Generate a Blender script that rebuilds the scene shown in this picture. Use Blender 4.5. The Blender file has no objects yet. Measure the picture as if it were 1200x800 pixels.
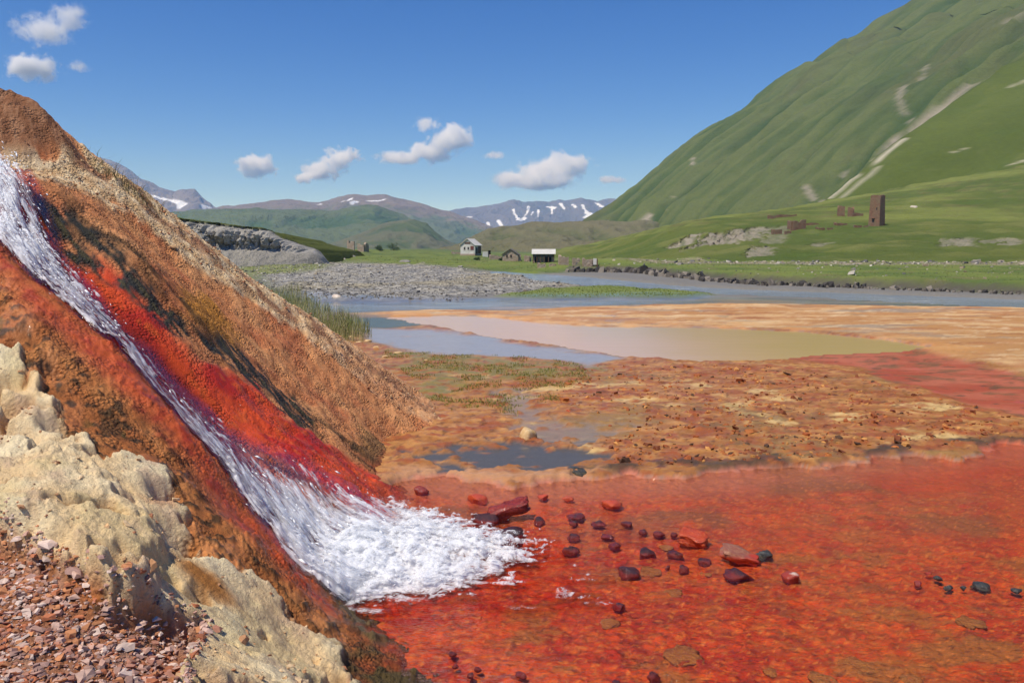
import bpy, bmesh, math, random
import numpy as np
from mathutils import Vector, Matrix

# ------------------------------------------------------------------ camera, sky, sun, exposure
S = bpy.context.scene
CAM_H, F_PX, PITCH = 2.4, 933.0, math.atan(110 / 933.0)
cam = bpy.data.cameras.new('camera'); cam_o = bpy.data.objects.new('camera', cam)
S.collection.objects.link(cam_o); S.camera = cam_o
cam.sensor_width = 36.0; cam.lens = F_PX / 1200 * 36.0
cam.clip_start = 0.05; cam.clip_end = 60000
cam_o.location = (0, 0, CAM_H); cam_o.rotation_euler = (math.radians(90) - PITCH, 0, 0)

SUN_EL, SUN_AZ = math.radians(62), math.atan2(-0.74, -0.67)
SUN = Vector((math.sin(SUN_AZ) * math.cos(SUN_EL), math.cos(SUN_AZ) * math.cos(SUN_EL), math.sin(SUN_EL)))
world = bpy.data.worlds.new('World'); S.world = world; world.use_nodes = True
wn, wl = world.node_tree.nodes, world.node_tree.links
sky = wn.new('ShaderNodeTexSky'); sky.sky_type = 'NISHITA'; sky.sun_disc = False
sky.sun_elevation = SUN_EL; sky.sun_rotation = SUN_AZ
sky.altitude = 2000; sky.air_density = 1.0; sky.dust_density = 0.0; sky.ozone_density = 3.2
hs = wn.new('ShaderNodeHueSaturation'); hs.inputs['Saturation'].default_value = 1.36; hs.inputs['Hue'].default_value = .518; hs.inputs['Value'].default_value = 1.0
wl.new(sky.outputs[0], hs.inputs['Color']); wl.new(hs.outputs[0], wn['Background'].inputs[0]); wn['Background'].inputs[1].default_value = 0.105
sun = bpy.data.lights.new('sun', 'SUN'); sun.energy = 4.0; sun.angle = math.radians(0.5); sun.color = (1.0, 0.95, 0.87)
sun_o = bpy.data.objects.new('sun', sun); S.collection.objects.link(sun_o)
sun_o.rotation_euler = SUN.to_track_quat('Z', 'Y').to_euler(); sun_o.location = (0, 0, 50)
S.view_settings.view_transform = 'Standard'; S.view_settings.look = 'None'
S.view_settings.exposure = 0.22; S.view_settings.gamma = 1.0
S.render.engine = 'CYCLES'
S.cycles.use_denoising = True; S.cycles.max_bounces = 12; S.cycles.transparent_max_bounces = 16
S.cycles.volume_bounces = 8; S.cycles.caustics_reflective = False; S.cycles.caustics_refractive = False
S.cycles.sample_clamp_indirect = 6

# ------------------------------------------------------------------ layout and array helpers
COL = S.collection
rng = np.random.default_rng(7)
random.seed(7)
CP, SP = math.cos(PITCH), math.sin(PITCH)
def ray(px, py):
    r = (px - 600) / F_PX; u = (400 - py) / F_PX
    return np.array([r, CP + SP * u, -SP + CP * u])
def at(px, py, d):                       # the photo's point at distance d down the valley
    v = ray(px, py); p = v * (d / v[1]); p[2] += CAM_H
    return p
def flat(px, py, z=0.0):                 # the photo's point on the level z
    v = ray(px, py); t = (z - CAM_H) / v[2]; p = v * t; p[2] += CAM_H
    return p
def project(V):
    x, y, z = V[:, 0], V[:, 1], V[:, 2] - CAM_H
    f = CP * y - SP * z; u = SP * y + CP * z
    f = np.maximum(f, 1e-3)
    return 600 + F_PX * x / f, 400 - F_PX * u / f, f
def pick(V, pts):                        # world points of a surface under traced points
    X, Y, D = project(V); out = []
    for px, py in pts:
        e = np.hypot(X - px, Y - py); m = e.min() + 2.5
        c = np.where(e < m)[0]; out.append(V[c[np.argmin(D[c] + e[c] * .05)]])
    return np.array(out)

_perm = np.arange(256, dtype=np.int32); np.random.default_rng(3).shuffle(_perm); _perm = np.concatenate([_perm, _perm])
_ga = np.random.default_rng(4).uniform(0, 2 * np.pi, 256); _gx, _gy = np.cos(_ga).astype(np.float32), np.sin(_ga).astype(np.float32)
def perlin(x, y):
    x = np.asarray(x, np.float32); y = np.asarray(y, np.float32)
    xf = np.floor(x); yf = np.floor(y); xi = xf.astype(np.int32) & 255; yi = yf.astype(np.int32) & 255
    x = x - xf; y = y - yf
    u = x * x * x * (x * (x * 6 - 15) + 10); v = y * y * y * (y * (y * 6 - 15) + 10)
    a = _perm[xi] ; b = _perm[xi + 1]
    h00 = _perm[a + yi]; h10 = _perm[b + yi]; h01 = _perm[a + yi + 1]; h11 = _perm[b + yi + 1]
    n00 = _gx[h00] * x + _gy[h00] * y; n10 = _gx[h10] * (x - 1) + _gy[h10] * y
    n01 = _gx[h01] * x + _gy[h01] * (y - 1); n11 = _gx[h11] * (x - 1) + _gy[h11] * (y - 1)
    return 1.5 * ((n00 + u * (n10 - n00)) * (1 - v) + (n01 + u * (n11 - n01)) * v)
def fbm(x, y, s, oct=4, off=0.0, gain=0.5, ridge=False):
    o = 0; a = 1; t = 0; f = 1.0 / s
    for k in range(oct):
        n = perlin(x * f + off + k * 17.3, y * f - off * 1.7 + k * 5.1)
        o = o + a * ((1 - 2 * np.abs(n)) if ridge else n); t += a; a *= gain; f *= 2.03
    return o / t
def sstep(a, b, x):
    t = np.clip((x - a) / (b - a), 0, 1); return t * t * (3 - 2 * t)
def lin(r, g, b):
    c = np.array([r, g, b], float) / 255
    return np.where(c <= .04045, c / 12.92, ((c + .055) / 1.055) ** 2.4).astype(np.float32)
def sdist(poly, X, Y):                   # signed distance to a polygon, positive inside
    P = np.asarray(poly, np.float32)[:, :2]; n = len(P)
    d = np.full(X.shape, 1e9, np.float32); inside = np.zeros(X.shape, bool)
    for i in range(n):
        a = P[i]; b = P[(i + 1) % n]; e = b - a; wx = X - a[0]; wy = Y - a[1]
        t = np.clip((wx * e[0] + wy * e[1]) / (e @ e + 1e-12), 0, 1)
        d = np.minimum(d, (wx - e[0] * t) ** 2 + (wy - e[1] * t) ** 2)
        c = (a[1] > Y) != (b[1] > Y)
        if c.any():
            with np.errstate(divide='ignore', invalid='ignore'):
                xx = e[0] * (Y - a[1]) / (e[1] if abs(e[1]) > 1e-9 else 1e-9) + a[0]
            inside ^= c & (X < xx)
    d = np.sqrt(d); return np.where(inside, d, -d)
def pdist(line, X, Y, Z=None):           # distance to a polyline, and the fraction along it
    P = np.asarray(line, np.float32); d = np.full(X.shape, 1e9, np.float32); fr = np.zeros(X.shape, np.float32)
    k = 3 if Z is not None else 2; P = P[:, :k]
    L = np.linalg.norm(np.diff(P, axis=0), axis=1); cum = np.concatenate([[0], np.cumsum(L)])
    for i in range(len(P) - 1):
        a = P[i]; e = P[i + 1] - a; w = [X - a[0], Y - a[1]] + ([Z - a[2]] if k == 3 else [])
        t = np.clip(sum(w[j] * e[j] for j in range(k)) / (e @ e + 1e-12), 0, 1)
        q = sum((w[j] - e[j] * t) ** 2 for j in range(k)); m = q < d
        d = np.where(m, q, d); fr = np.where(m, (cum[i] + L[i] * t) / cum[-1], fr)
    return np.sqrt(d), fr
def mix(C, m, col):
    return C + (np.asarray(col, np.float32) - C) * np.clip(m, 0, 1)[:, None]

def tag(o, label=None, cat=None, group=None, kind=None):
    if label: o['label'] = label
    if cat: o['category'] = cat
    if group: o['group'] = group
    if kind: o['kind'] = kind
    return o
def link(name, me, mat=None, parent=None):
    o = bpy.data.objects.new(name, me); COL.objects.link(o)
    if mat and me is not None and not me.materials: me.materials.append(mat)
    if parent: o.parent = parent
    return o
def empty(name, loc, rz=0):
    o = bpy.data.objects.new(name, None); COL.objects.link(o); o.location = loc; o.rotation_euler = (0, 0, rz); o.empty_display_size = .2
    return o
def mesh_np(name, V, Fc, smooth=True, attrs=None, uv=None):   # fast mesh from arrays; Fc is (n,3) or (n,4)
    me = bpy.data.meshes.new(name); V = np.ascontiguousarray(V, np.float32); Fc = np.ascontiguousarray(Fc, np.int32)
    k = Fc.shape[1]
    me.vertices.add(len(V)); me.vertices.foreach_set('co', V.ravel())
    me.loops.add(Fc.size); me.loops.foreach_set('vertex_index', Fc.ravel())
    me.polygons.add(len(Fc)); me.polygons.foreach_set('loop_start', np.arange(0, Fc.size, k, dtype=np.int32))
    me.polygons.foreach_set('use_smooth', np.full(len(Fc), smooth))
    me.update(calc_edges=True)
    for an, a in (attrs or {}).items():
        a = np.asarray(a, np.float32)
        if a.ndim == 2:
            at_ = me.attributes.new(an, 'FLOAT_COLOR', 'POINT'); c = np.ones((len(V), 4), np.float32); c[:, :3] = a
            at_.data.foreach_set('color', c.ravel())
        else:
            at_ = me.attributes.new(an, 'FLOAT', 'POINT'); at_.data.foreach_set('value', a)
    if uv is not None:
        l = me.uv_layers.new(name='UVMap'); l.data.foreach_set('uv', np.asarray(uv, np.float32)[Fc.ravel()].ravel())
    return me
def grid_faces(nr, nc):
    i = np.arange(nr - 1)[:, None] * nc + np.arange(nc - 1)[None, :]
    i = i.ravel(); return np.stack([i, i + 1, i + nc + 1, i + nc], 1)

# ------------------------------------------------------------------ material helpers
def new_mat(name):
    m = bpy.data.materials.new(name); m.use_nodes = True; nt = m.node_tree; b = nt.nodes['Principled BSDF']
    return m, nt, b
def nd(nt, t, **kw):
    n = nt.nodes.new(t)
    for k, v in kw.items():
        if k.startswith('i_'): n.inputs[k[2:].replace('_', ' ')].default_value = v
        else: setattr(n, k, v)
    return n
def math_n(nt, op, a, b=None, clamp=False):
    n = nt.nodes.new('ShaderNodeMath'); n.operation = op; n.use_clamp = clamp
    for i, v in enumerate((a, b)):
        if v is None: continue
        if isinstance(v, (int, float)): n.inputs[i].default_value = v
        else: nt.links.new(v, n.inputs[i])
    return n.outputs[0]
def ramp(nt, fac, stops):
    n = nt.nodes.new('ShaderNodeValToRGB'); e = n.color_ramp.elements
    while len(e) < len(stops): e.new(.5)
    for k, (p, c) in enumerate(stops):
        e[k].position = p; e[k].color = (*c, 1) if not isinstance(c, (int, float)) else (c, c, c, 1)
    nt.links.new(fac, n.inputs[0]); return n.outputs[0]
def mixc(nt, fac, a, b, blend='MIX'):
    n = nt.nodes.new('ShaderNodeMix'); n.data_type = 'RGBA'; n.blend_type = blend
    for s, v in ((n.inputs[0], fac), (n.inputs[6], a), (n.inputs[7], b)):
        if isinstance(v, (int, float)): s.default_value = v
        elif isinstance(v, (tuple, list)): s.default_value = (*v, 1) if len(v) == 3 else v
        else: nt.links.new(v, s)
    return n.outputs[2]
def noise_n(nt, scale, detail=4, rough=.55, vec=None, dist=0.0):
    n = nd(nt, 'ShaderNodeTexNoise'); n.inputs['Scale'].default_value = scale; n.inputs['Detail'].default_value = detail
    n.inputs['Roughness'].default_value = rough; n.inputs['Distortion'].default_value = dist
    if vec is not None: nt.links.new(vec, n.inputs['Vector'])
    return n.outputs[0]
def pos(nt): return nd(nt, 'ShaderNodeNewGeometry').outputs['Position']
def attr(nt, name): return nd(nt, 'ShaderNodeAttribute', attribute_name=name)

def terrain_mat(name, scales, contrast=.5, bump=.5, bump_dist=.02, rough=.9, wet=False, spec=.3, ripple=14, speck=None, coat=1.0, nod=None):
    m, nt, b = new_mat(name); p = pos(nt); c = attr(nt, 'Col').outputs[0]
    f = None; h = None
    for s, w in scales:
        n = noise_n(nt, s, 7, .68, p); f = math_n(nt, 'MULTIPLY', n, w) if f is None else math_n(nt, 'ADD', f, math_n(nt, 'MULTIPLY', n, w))
    tot = sum(w for _, w in scales)
    v = math_n(nt, 'ADD', math_n(nt, 'MULTIPLY', math_n(nt, 'SUBTRACT', f, tot * .5), contrast * 2.6 / tot), 1.0)
    v = math_n(nt, 'MAXIMUM', v, .15)
    mul = nd(nt, 'ShaderNodeCombineColor'); [nt.links.new(v, mul.inputs[k]) for k in range(3)]
    col = mixc(nt, 1.0, c, mul.outputs[0], 'MULTIPLY')
    if nod:                                          # knobbly crust: rounded nodules with dark joints
        wv = nd(nt, 'ShaderNodeVectorMath', operation='ADD'); nt.links.new(p, wv.inputs[0]); wn_ = nd(nt, 'ShaderNodeTexNoise'); wn_.inputs['Scale'].default_value = nod[0] * .6; nt.links.new(p, wn_.inputs['Vector'])
        ws = nd(nt, 'ShaderNodeVectorMath', operation='SCALE'); ws.inputs['Scale'].default_value = .9 / nod[0]; nt.links.new(wn_.outputs['Color'], ws.inputs[0]); nt.links.new(ws.outputs[0], wv.inputs[1])
        vo = nd(nt, 'ShaderNodeTexVoronoi'); vo.inputs['Scale'].default_value = nod[0]; nt.links.new(wv.outputs[0], vo.inputs['Vector']); dn = vo.outputs['Distance']
        km = math_n(nt, 'MULTIPLY', ramp(nt, noise_n(nt, nod[0] * .12, 4, .6, p), [(.42, 0.), (.62, 1.)]), math_n(nt, 'SUBTRACT', 1.0, attr(nt, 'plain').outputs['Fac']))
        kc = ramp(nt, dn, [(.15, 1.12), (.5, .9), (.75, .45)]); col = mixc(nt, math_n(nt, 'MULTIPLY', km, nod[1]), col, mixc(nt, 1.0, col, kc, 'MULTIPLY'))
        f = math_n(nt, 'SUBTRACT', f, math_n(nt, 'MULTIPLY', math_n(nt, 'MULTIPLY', dn, km), 1.2 * tot))
    if speck:                                        # stones too small to model: a cellular mosaic of tones
        sc, amt = speck
        vo = nd(nt, 'ShaderNodeTexVoronoi'); vo.inputs['Scale'].default_value = sc; nt.links.new(p, vo.inputs['Vector'])
        hs = nd(nt, 'ShaderNodeSeparateColor'); nt.links.new(vo.outputs['Color'], hs.inputs[0])
        k = math_n(nt, 'ADD', .45, math_n(nt, 'MULTIPLY', hs.outputs[0], 1.1))
        cc = nd(nt, 'ShaderNodeCombineColor'); [nt.links.new(k, cc.inputs[q]) for q in range(3)]
        sp = math_n(nt, 'MULTIPLY', attr(nt, 'speck').outputs['Fac'], amt)
        col = mixc(nt, sp, col, mixc(nt, 1.0, col, cc.outputs[0], 'MULTIPLY'))
    nt.links.new(col, b.inputs['Base Color'])
    bp = nd(nt, 'ShaderNodeBump'); bp.inputs['Strength'].default_value = bump; bp.inputs['Distance'].default_value = bump_dist
    nt.links.new(f, bp.inputs['Height'])
    b.inputs['Specular IOR Level'].default_value = spec
    if wet:
        w = attr(nt, 'wet').outputs['Fac']
        r = math_n(nt, 'SUBTRACT', rough, math_n(nt, 'MULTIPLY', w, rough - .5)); nt.links.new(r, b.inputs['Roughness'])
        inv = math_n(nt, 'MULTIPLY', math_n(nt, 'SUBTRACT', 1.0, math_n(nt, 'MULTIPLY', w, .85)), bump); nt.links.new(inv, bp.inputs['Strength'])
        nt.links.new(math_n(nt, 'MULTIPLY', w, coat), b.inputs['Coat Weight']); b.inputs['Coat Roughness'].default_value = .06; b.inputs['Coat IOR'].default_value = 1.33
        rp = nd(nt, 'ShaderNodeBump'); rp.inputs['Strength'].default_value = .25; rp.inputs['Distance'].default_value = .02
        nt.links.new(noise_n(nt, ripple, 3, .6, p), rp.inputs['Height']); nt.links.new(rp.outputs[0], b.inputs['Coat Normal'])
    else:
        b.inputs['Roughness'].default_value = rough
    nt.links.new(bp.outputs[0], b.inputs['Normal'])
    return m

# ------------------------------------------------------------------ mineral mound (left foreground)
ctl = [  # traced points of the mound with their distance
 (0,113,8.8),(40,126,8.9),(75,158,9.0),(95,190,9.1),(130,207,9.2),(200,261,9.5),(250,300,9.75),(300,340,10.0),(350,372,10.3),(400,405,10.6),(470,455,11.0),(520,492,11.2),
 (-80,95,8.7),(-80,180,7.6),(-80,250,6.7),(-80,330,6.0),(-80,450,5.2),(-80,600,3.9),(-80,700,3.2),
 (0,180,8.2),(50,200,8.3),(100,230,8.1),(150,275,8.3),(200,330,8.0),(300,380,9.2),(250,340,9.0),(300,420,8.4),(400,470,9.4),(400,500,8.7),(450,555,8.35),(460,520,9.6),
 (30,200,7.4),(75,290,7.0),(150,300,7.35),(130,345,6.85),(195,400,6.8),(240,450,6.75),(290,500,6.75),(350,500,7.5),(400,560,7.0),(440,580,7.4),(470,600,7.1),
 (0,225,6.9),(0,280,6.25),(50,340,6.0),(115,395,5.85),(200,470,5.65),(260,540,5.5),(290,600,5.3),(350,660,5.2),(430,720,5.2),
 (0,380,5.4),(30,420,5.15),(100,480,4.95),(150,520,4.85),(220,560,4.95),(60,560,4.15),(150,620,3.95),(260,700,3.95),(350,770,4.05),(300,640,4.6),(400,720,4.75),(470,770,4.5),(520,800,4.35),
 (0,500,4.6),(50,680,3.2),(100,780,2.8),(200,790,2.95),(0,640,3.5),(0,760,2.8),(300,800,3.4),(400,800,3.95)]
CW = [at(*c) for c in ctl]
for (px, py, d) in ctl[:12]:                       # the far side falls away behind the crest
    p = at(px, py, d); CW += [p + np.array([-.5, 2.0, -.75 * min(1, max(.25, p[2] / 2))]), p + np.array([-1.2, 5.0, -2.2 * min(1, max(.25, p[2] / 2)) - .3])]
CW += [np.array(q, float) for q in ((-.3, 2.2, .62), (-1.2, 1.2, .9), (-3, 1.5, 1.2), (0, .5, .8), (.5, 3.6, -.05), (.3, 4.4, -.12), (-.2, 5.4, -.15), (-.5, 6.6, -.15), (-.6, 7.8, -.15), (-.6, 10, -.15), (-.6, 12, -.2), (-.6, 15, -.3), (1.2, 6, -.4), (1.2, 10, -.4), (-9, 8, 5.2), (-9, 5, 4.0), (-9, 12, 4.0), (-8, 2, 2.6))]
CW = np.array(CW)
def tps_fit(P, lam=2e-3):
    n = len(P); d = np.linalg.norm(P[:, None, :2] - P[None, :, :2], axis=2)
    K = np.where(d > 0, d * d * np.log(np.maximum(d, 1e-9)), 0) + lam * np.eye(n)
    A = np.zeros((n + 3, n + 3)); A[:n, :n] = K; A[:n, n] = 1; A[:n, n + 1:] = P[:, :2]; A[n, :n] = 1; A[n + 1:, :n] = P[:, :2].T
    return np.linalg.solve(A, np.concatenate([P[:, 2], [0, 0, 0]]))
TW = tps_fit(CW, .01)
def mound_base(X, Y):
    z = TW[-3] + TW[-2] * X + TW[-1] * Y
    for i, p in enumerate(CW):
        q = (X - p[0]) ** 2 + (Y - p[1]) ** 2
        z = z + TW[i] * .5 * q * np.log(np.maximum(q, 1e-12))
    return z
NC, NR = 500, 740
tans = np.linspace(-.80, .12, NC); dep = np.exp(np.linspace(math.log(1.9), math.log(17.5), NR))
T, D = np.meshgrid(tans, dep); X = (T * D).ravel().astype(np.float32); Y = D.ravel().astype(np.float32)
zc = mound_base(*np.meshgrid(np.linspace(-14.2, 2.2, 330), np.linspace(1.8, 17.6, 320)))   # evaluated coarsely, then interpolated
def interp2(Zg, x0, x1, y0, y1, X, Y):
    h, w = Zg.shape; fx = np.clip((X - x0) / (x1 - x0) * (w - 1), 0, w - 1.001); fy = np.clip((Y - y0) / (y1 - y0) * (h - 1), 0, h - 1.001)
    ix = fx.astype(int); iy = fy.astype(int); fx = fx - ix; fy = fy - iy
    return (Zg[iy, ix] * (1 - fx) + Zg[iy, ix + 1] * fx) * (1 - fy) + (Zg[iy + 1, ix] * (1 - fx) + Zg[iy + 1, ix + 1] * fx) * fy
def mound_z(X, Y): return interp2(zc, -14.2, 2.2, 1.8, 17.6, X, Y)
Zb = mound_z(X, Y)
base = np.stack([X, Y, Zb], 1)
def mp(*pts): return pick(base, pts)               # traced outline -> points on the mound
crest = mp((-70,100),(0,114),(40,127),(75,160),(95,191),(130,208),(200,262),(250,301),(300,341),(350,373),(400,406),(470,456),(515,488))
chute = mp((-70,165),(-20,222),(30,268),(80,322),(140,376),(200,436),(250,497),(310,565),(380,630),(440,665))
n_l = fbm(X, Y, 1.1, 4, 1.0); n_a = fbm(X, Y, .42, 4, 3.1); n_b = fbm(X, Y, .13, 4, 7.7); n_c = fbm(X, Y, .045, 3, 12.3, ridge=True); n_e = fbm(X, Y, .028, 2, 22.3)
# flow coordinates: along the fall line (mostly +x) and across it, for draped ridges
n_f = fbm(X * .35 + n_a * .25, Y * 1.25 + X * .35, .11, 3, 31.0)
n_d = fbm(X * 1.2 + Y * .45 + n_a * .2, (Y - X * .2) * .30, .07, 3, 41.0)      # drips across the near bank
dch, fch = pdist(chute, X, Y)
side = np.zeros_like(X)                             # which side of the chute: + is the far bank
ci = np.clip((fch * (len(chute) - 1)).astype(int), 0, len(chute) - 2)
e = chute[ci + 1] - chute[ci]; side = (e[:, 0] * (Y - chute[ci][:, 1]) - e[:, 1] * (X - chute[ci][:, 0]))
sd_ch = np.where(side > 0, dch, -dch)
cream_p = mp((-70,395),(0,405),(35,430),(62,470),(75,515),(120,545),(190,560),(190,590),(215,612),(205,650),(240,672),(300,690),(350,735),(395,765),(430,830),(150,840),(210,790),(240,735),(200,722),(125,710),(60,660),(0,640),(-70,635))
ledge_p = mp((-70,560),(0,548),(60,560),(130,590),(185,640),(190,675),(182,715),(150,712),(115,700),(95,668),(40,640),(-70,640))
gravel_p = mp((-70,640),(0,642),(60,662),(125,712),(200,724),(238,738),(212,790),(205,840),(-70,845))
tan_p = mp((-70,108),(0,150),(40,205),(100,228),(150,247),(200,291),(250,329),(300,356),(350,389),(400,428),(450,469),(490,494),(530,495),(470,450),(400,402),(300,337),(200,258),(95,188),(60,185),(0,165)); tan_p = np.concatenate([tan_p[:13], tan_p[13:18] + np.array([-.3, 1.6, 0]), tan_p[18:]])
knob_p = mp((-70,90),(0,110),(40,123),(75,157),(92,188),(60,178),(30,182),(0,172),(-70,150))
dark_p = mp((35,215),(62,225),(105,262),(145,298),(180,330),(212,368),(222,392),(205,393),(170,358),(135,330),(95,305),(65,275),(45,248))
dark2_p = mp((225,388),(262,398),(300,425),(335,455),(362,478),(375,505),(352,500),(318,470),(285,438),(245,410))
ochre_p = mp((205,338),(245,350),(275,385),(262,402),(232,388),(208,365))
olive_p = mp((405,520),(440,515),(462,530),(455,548),(425,548))
red_p = mp((75,290),(110,292),(150,318),(195,372),(225,415),(250,432),(300,448),(335,492),(385,520),(430,552),(470,575),(500,600),(470,640),(420,600),(330,540),(270,500),(225,455),(170,400),(120,345),(85,315))
wetb_p = mp((-60,268),(0,282),(50,342),(115,396),(200,471),(262,545),(295,602),(350,662),(430,722),(520,790),(500,800),(420,740),(340,685),(268,612),(222,545),(170,482),(110,424),(50,376),(0,322),(-60,300))
Sd = {k: sdist(p, X, Y) for k, p in dict(cream=cream_p, ledge=ledge_p, gravel=gravel_p, tan=tan_p, knob=knob_p, dark=dark_p, dark2=dark2_p, ochre=ochre_p, olive=olive_p, red=red_p, wetb=wetb_p).items()}
def zone(k, w, a1=0.0, a2=0.0): return sstep(-w, w, Sd[k] + a1 * n_a + a2 * n_b)
m_cream = zone('cream', .03, .12, .10); m_ledge = zone('ledge', .035, .05, .07); m_grav = zone('gravel', .03, .06, .05)
m_knob = zone('knob', .08, .05, .05)
m_chute = np.exp(-(dch / .42) ** 2) * sstep(1.02, .9, fch)
Z = Zb.copy()
Z += .06 * n_l + .045 * n_a * (1 - m_chute * .6) + .014 * n_b + .003 * n_c * (1 - m_chute)
Z -= .17 * m_chute
nearbank = sstep(.1, .35, -sd_ch) * (1 - m_cream) * (1 - m_grav)
farbank = sstep(.25, .6, sd_ch)
knot = sstep(.08, .30, fbm(X, Y, .085, 3, 131.)); Z += nearbank * (.034 * np.abs(n_d) * sstep(-.2, .2, n_a) + .024 * knot * sstep(-.25, .2, n_l + n_a) + .006 * np.abs(np.sin(Zb * 48 + 5 * n_a)) + .004 * n_e)
Z += .07 * np.exp(-((sd_ch + .50) / .14) ** 2) * sstep(.98, .8, fch)                     # rounded lip of the near bank
Z += farbank * (.012 * n_f + .05 * np.maximum(fbm(X, Y, .30, 5, 55., ridge=True, gain=.6), 0) * sstep(.3, 1.0, sd_ch) + .003 * n_e)
crk = fbm(X + .6 * Zb, Y * 1.2, .34, 5, 61., ridge=True, gain=.5); Z += m_cream * (.06 + .040 * crk + .03 * fbm(X, Y + Zb * .5, .16, 3, 65.) + .012 * fbm(X + Zb, Y, .06, 3, 67., ridge=True) + .006 * n_e) + m_ledge * .10
pit = np.maximum(0, fbm(X, Y, .26, 3, 71.) - .18); Z -= m_cream * np.minimum(pit * .55, .12)
Z -= m_grav * .06
gl = pick(base, [(30,395),(62,430),(20,455),(195,585),(210,640),(65,510),(20,530)])
for i, (g, r, a) in enumerate(zip(gl, (.10,.08,.08,.09,.11,.08,.12), (.10,.10,.10,.15,.17,.12,.16))):          # hollows in the crust
    Z -= a * np.exp(-(((X - g[0]) ** 2 + (Y - g[1]) ** 2) / r ** 2) ** 1.5)
dk = np.maximum(zone('dark', .06, .12, .08), zone('dark2', .05, .10, .08))
Z -= dk * .05; Z += dk * .012 * n_c
Z += m_knob * (.04 + .012 * n_d)                       # the knob stands proud, with a steep right flank
kr = pdist(mp((0,185),(45,195),(75,205),(95,215)), X, Y)[0]; Z -= .10 * np.exp(-(kr / .14) ** 2)
tn = zone('tan', .05, .18, .08)
Z += tn * (.007 * fbm(X, Y, .10, 4, 81., ridge=True) + .035 * np.maximum(0, fbm(X, Y, .4, 4, 85., ridge=True) - .1))
MZ = Z.reshape(NR, NC)
def mound_surf(x, y):                                 # height of the finished mound
    x = np.asarray(x, float); y = np.asarray(y, float)
    fr = np.clip((np.log(np.maximum(y, 1.91)) - math.log(1.9)) / (math.log(17.5) - math.log(1.9)) * (NR - 1), 0, NR - 1.001)
    fc = np.clip((x / y + .80) / .92 * (NC - 1), 0, NC - 1.001)
    i = fr.astype(int); j = fc.astype(int); a = fr - i; b = fc - j
    return (MZ[i, j] * (1 - b) + MZ[i, j + 1] * b) * (1 - a) + (MZ[i + 1, j] * (1 - b) + MZ[i + 1, j + 1] * b) * a
# colours of the mineral crusts
C = np.tile(lin(216, 140, 86), (len(X), 1))
C = mix(C, sstep(-.25, .35, n_a), lin(230, 162, 104)); C = mix(C, sstep(.05, .45, fbm(X, Y, .6, 4, 91.)) * .8, lin(206, 118, 74))
C = mix(C, sstep(.1, .5, n_b) * .5, lin(226, 160, 106)); C = mix(C, sstep(.12, .4, fbm(X + Y, Zb * 2 + Y, .07, 4, 93., gain=.65)) * .5, lin(140, 72, 40)); C = mix(C, sstep(.2, .4, fbm(X, Y, .035, 3, 94.)) * .5, lin(226, 160, 112))
C = mix(C, tn * (1 - .75 * sstep(-3.0, -1.7, X)), mix(np.tile(lin(226, 186, 134), (len(X), 1)), sstep(-.2, .3, n_b), lin(246, 218, 172)))
C = mix(C, tn * sstep(.45, .0, pdist(crest, X, Y)[0]) * sstep(-.1, .2, fbm(X, Y, .3, 4, 95.)), lin(168, 118, 84))
C = mix(C, m_knob, mix(np.tile(lin(150, 100, 66), (len(X), 1)), sstep(-.1, .3, n_d), lin(176, 126, 90)))
C = mix(C, zone('ochre', .12, .2, .1) * .9, lin(196, 132, 46)); C = mix(C, zone('olive', .08, .2, .2) * .7, lin(92, 74, 40))
# near bank
nb = sstep(-.05, .15, -sd_ch) * (1 - sstep(1.02, .97, 1 - fch) * 0)
C = mix(C, nb, mix(np.tile(lin(176, 104, 52), (len(X), 1)), sstep(-.25, .3, n_a), lin(200, 130, 72)))
C = mix(C, nb * sstep(.0, .25, -n_c + n_b * .6) * .55, lin(120, 72, 34))
C = mix(C, nb * knot * .85, lin(58, 50, 34)); C = mix(C, nb * (1 - m_cream) * sstep(.05, .28, fbm(X * 1.2 + Y * .45, (Y - X * .2) * .3, .16, 4, 151.)) * sstep(-.1, .2, fbm(X, Y, .7, 3, 153.)) * .75, lin(74, 58, 34))
C = mix(C, nb * sstep(.15, .4, -n_a) * sstep(.05, .3, n_d) * .5, lin(104, 88, 40))
C = mix(C, zone('wetb', .14, .15, .08), mix(np.tile(lin(190, 84, 36), (len(X), 1)), sstep(0, .4, n_b), lin(166, 58, 28)))
# far bank reds, dark channel
rd = zone('red', .10, .14, .08)
C = mix(C, rd, mix(mix(np.tile(lin(214, 76, 28), (len(X), 1)), sstep(-.1, .3, n_a), lin(184, 40, 20)), sstep(.15, .35, n_b) * .6, lin(222, 98, 36)))
C = mix(C, sstep(.42, .2, dch) * .95, lin(150, 32, 16)); C = mix(C, sstep(.34, .12, dch) * sstep(.3, .5, fch) * .8, lin(124, 20, 10))
stn = sstep(.45, .0, np.abs(Sd['red'] + .30)) * (sd_ch > .3) * sstep(-.02, .25, fbm(X * .5, Y, .2, 4, 141.) + .12); C = mix(C, stn * .8, lin(84, 62, 36)); C = mix(C, stn * sstep(.1, .3, n_b) * .7, lin(52, 48, 36))
C = mix(C, farbank * sstep(.08, .3, fbm(X, Y * .8, .5, 4, 143.)) * sstep(1.5, .6, sd_ch) * .55 * (1 - rd), lin(128, 78, 34))
C = mix(C, dk * sstep(-.35, .1, n_f + n_b * .5), lin(46, 46, 40)); C = mix(C, dk * sstep(.2, .4, n_f) * .6, lin(96, 84, 44))
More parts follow.
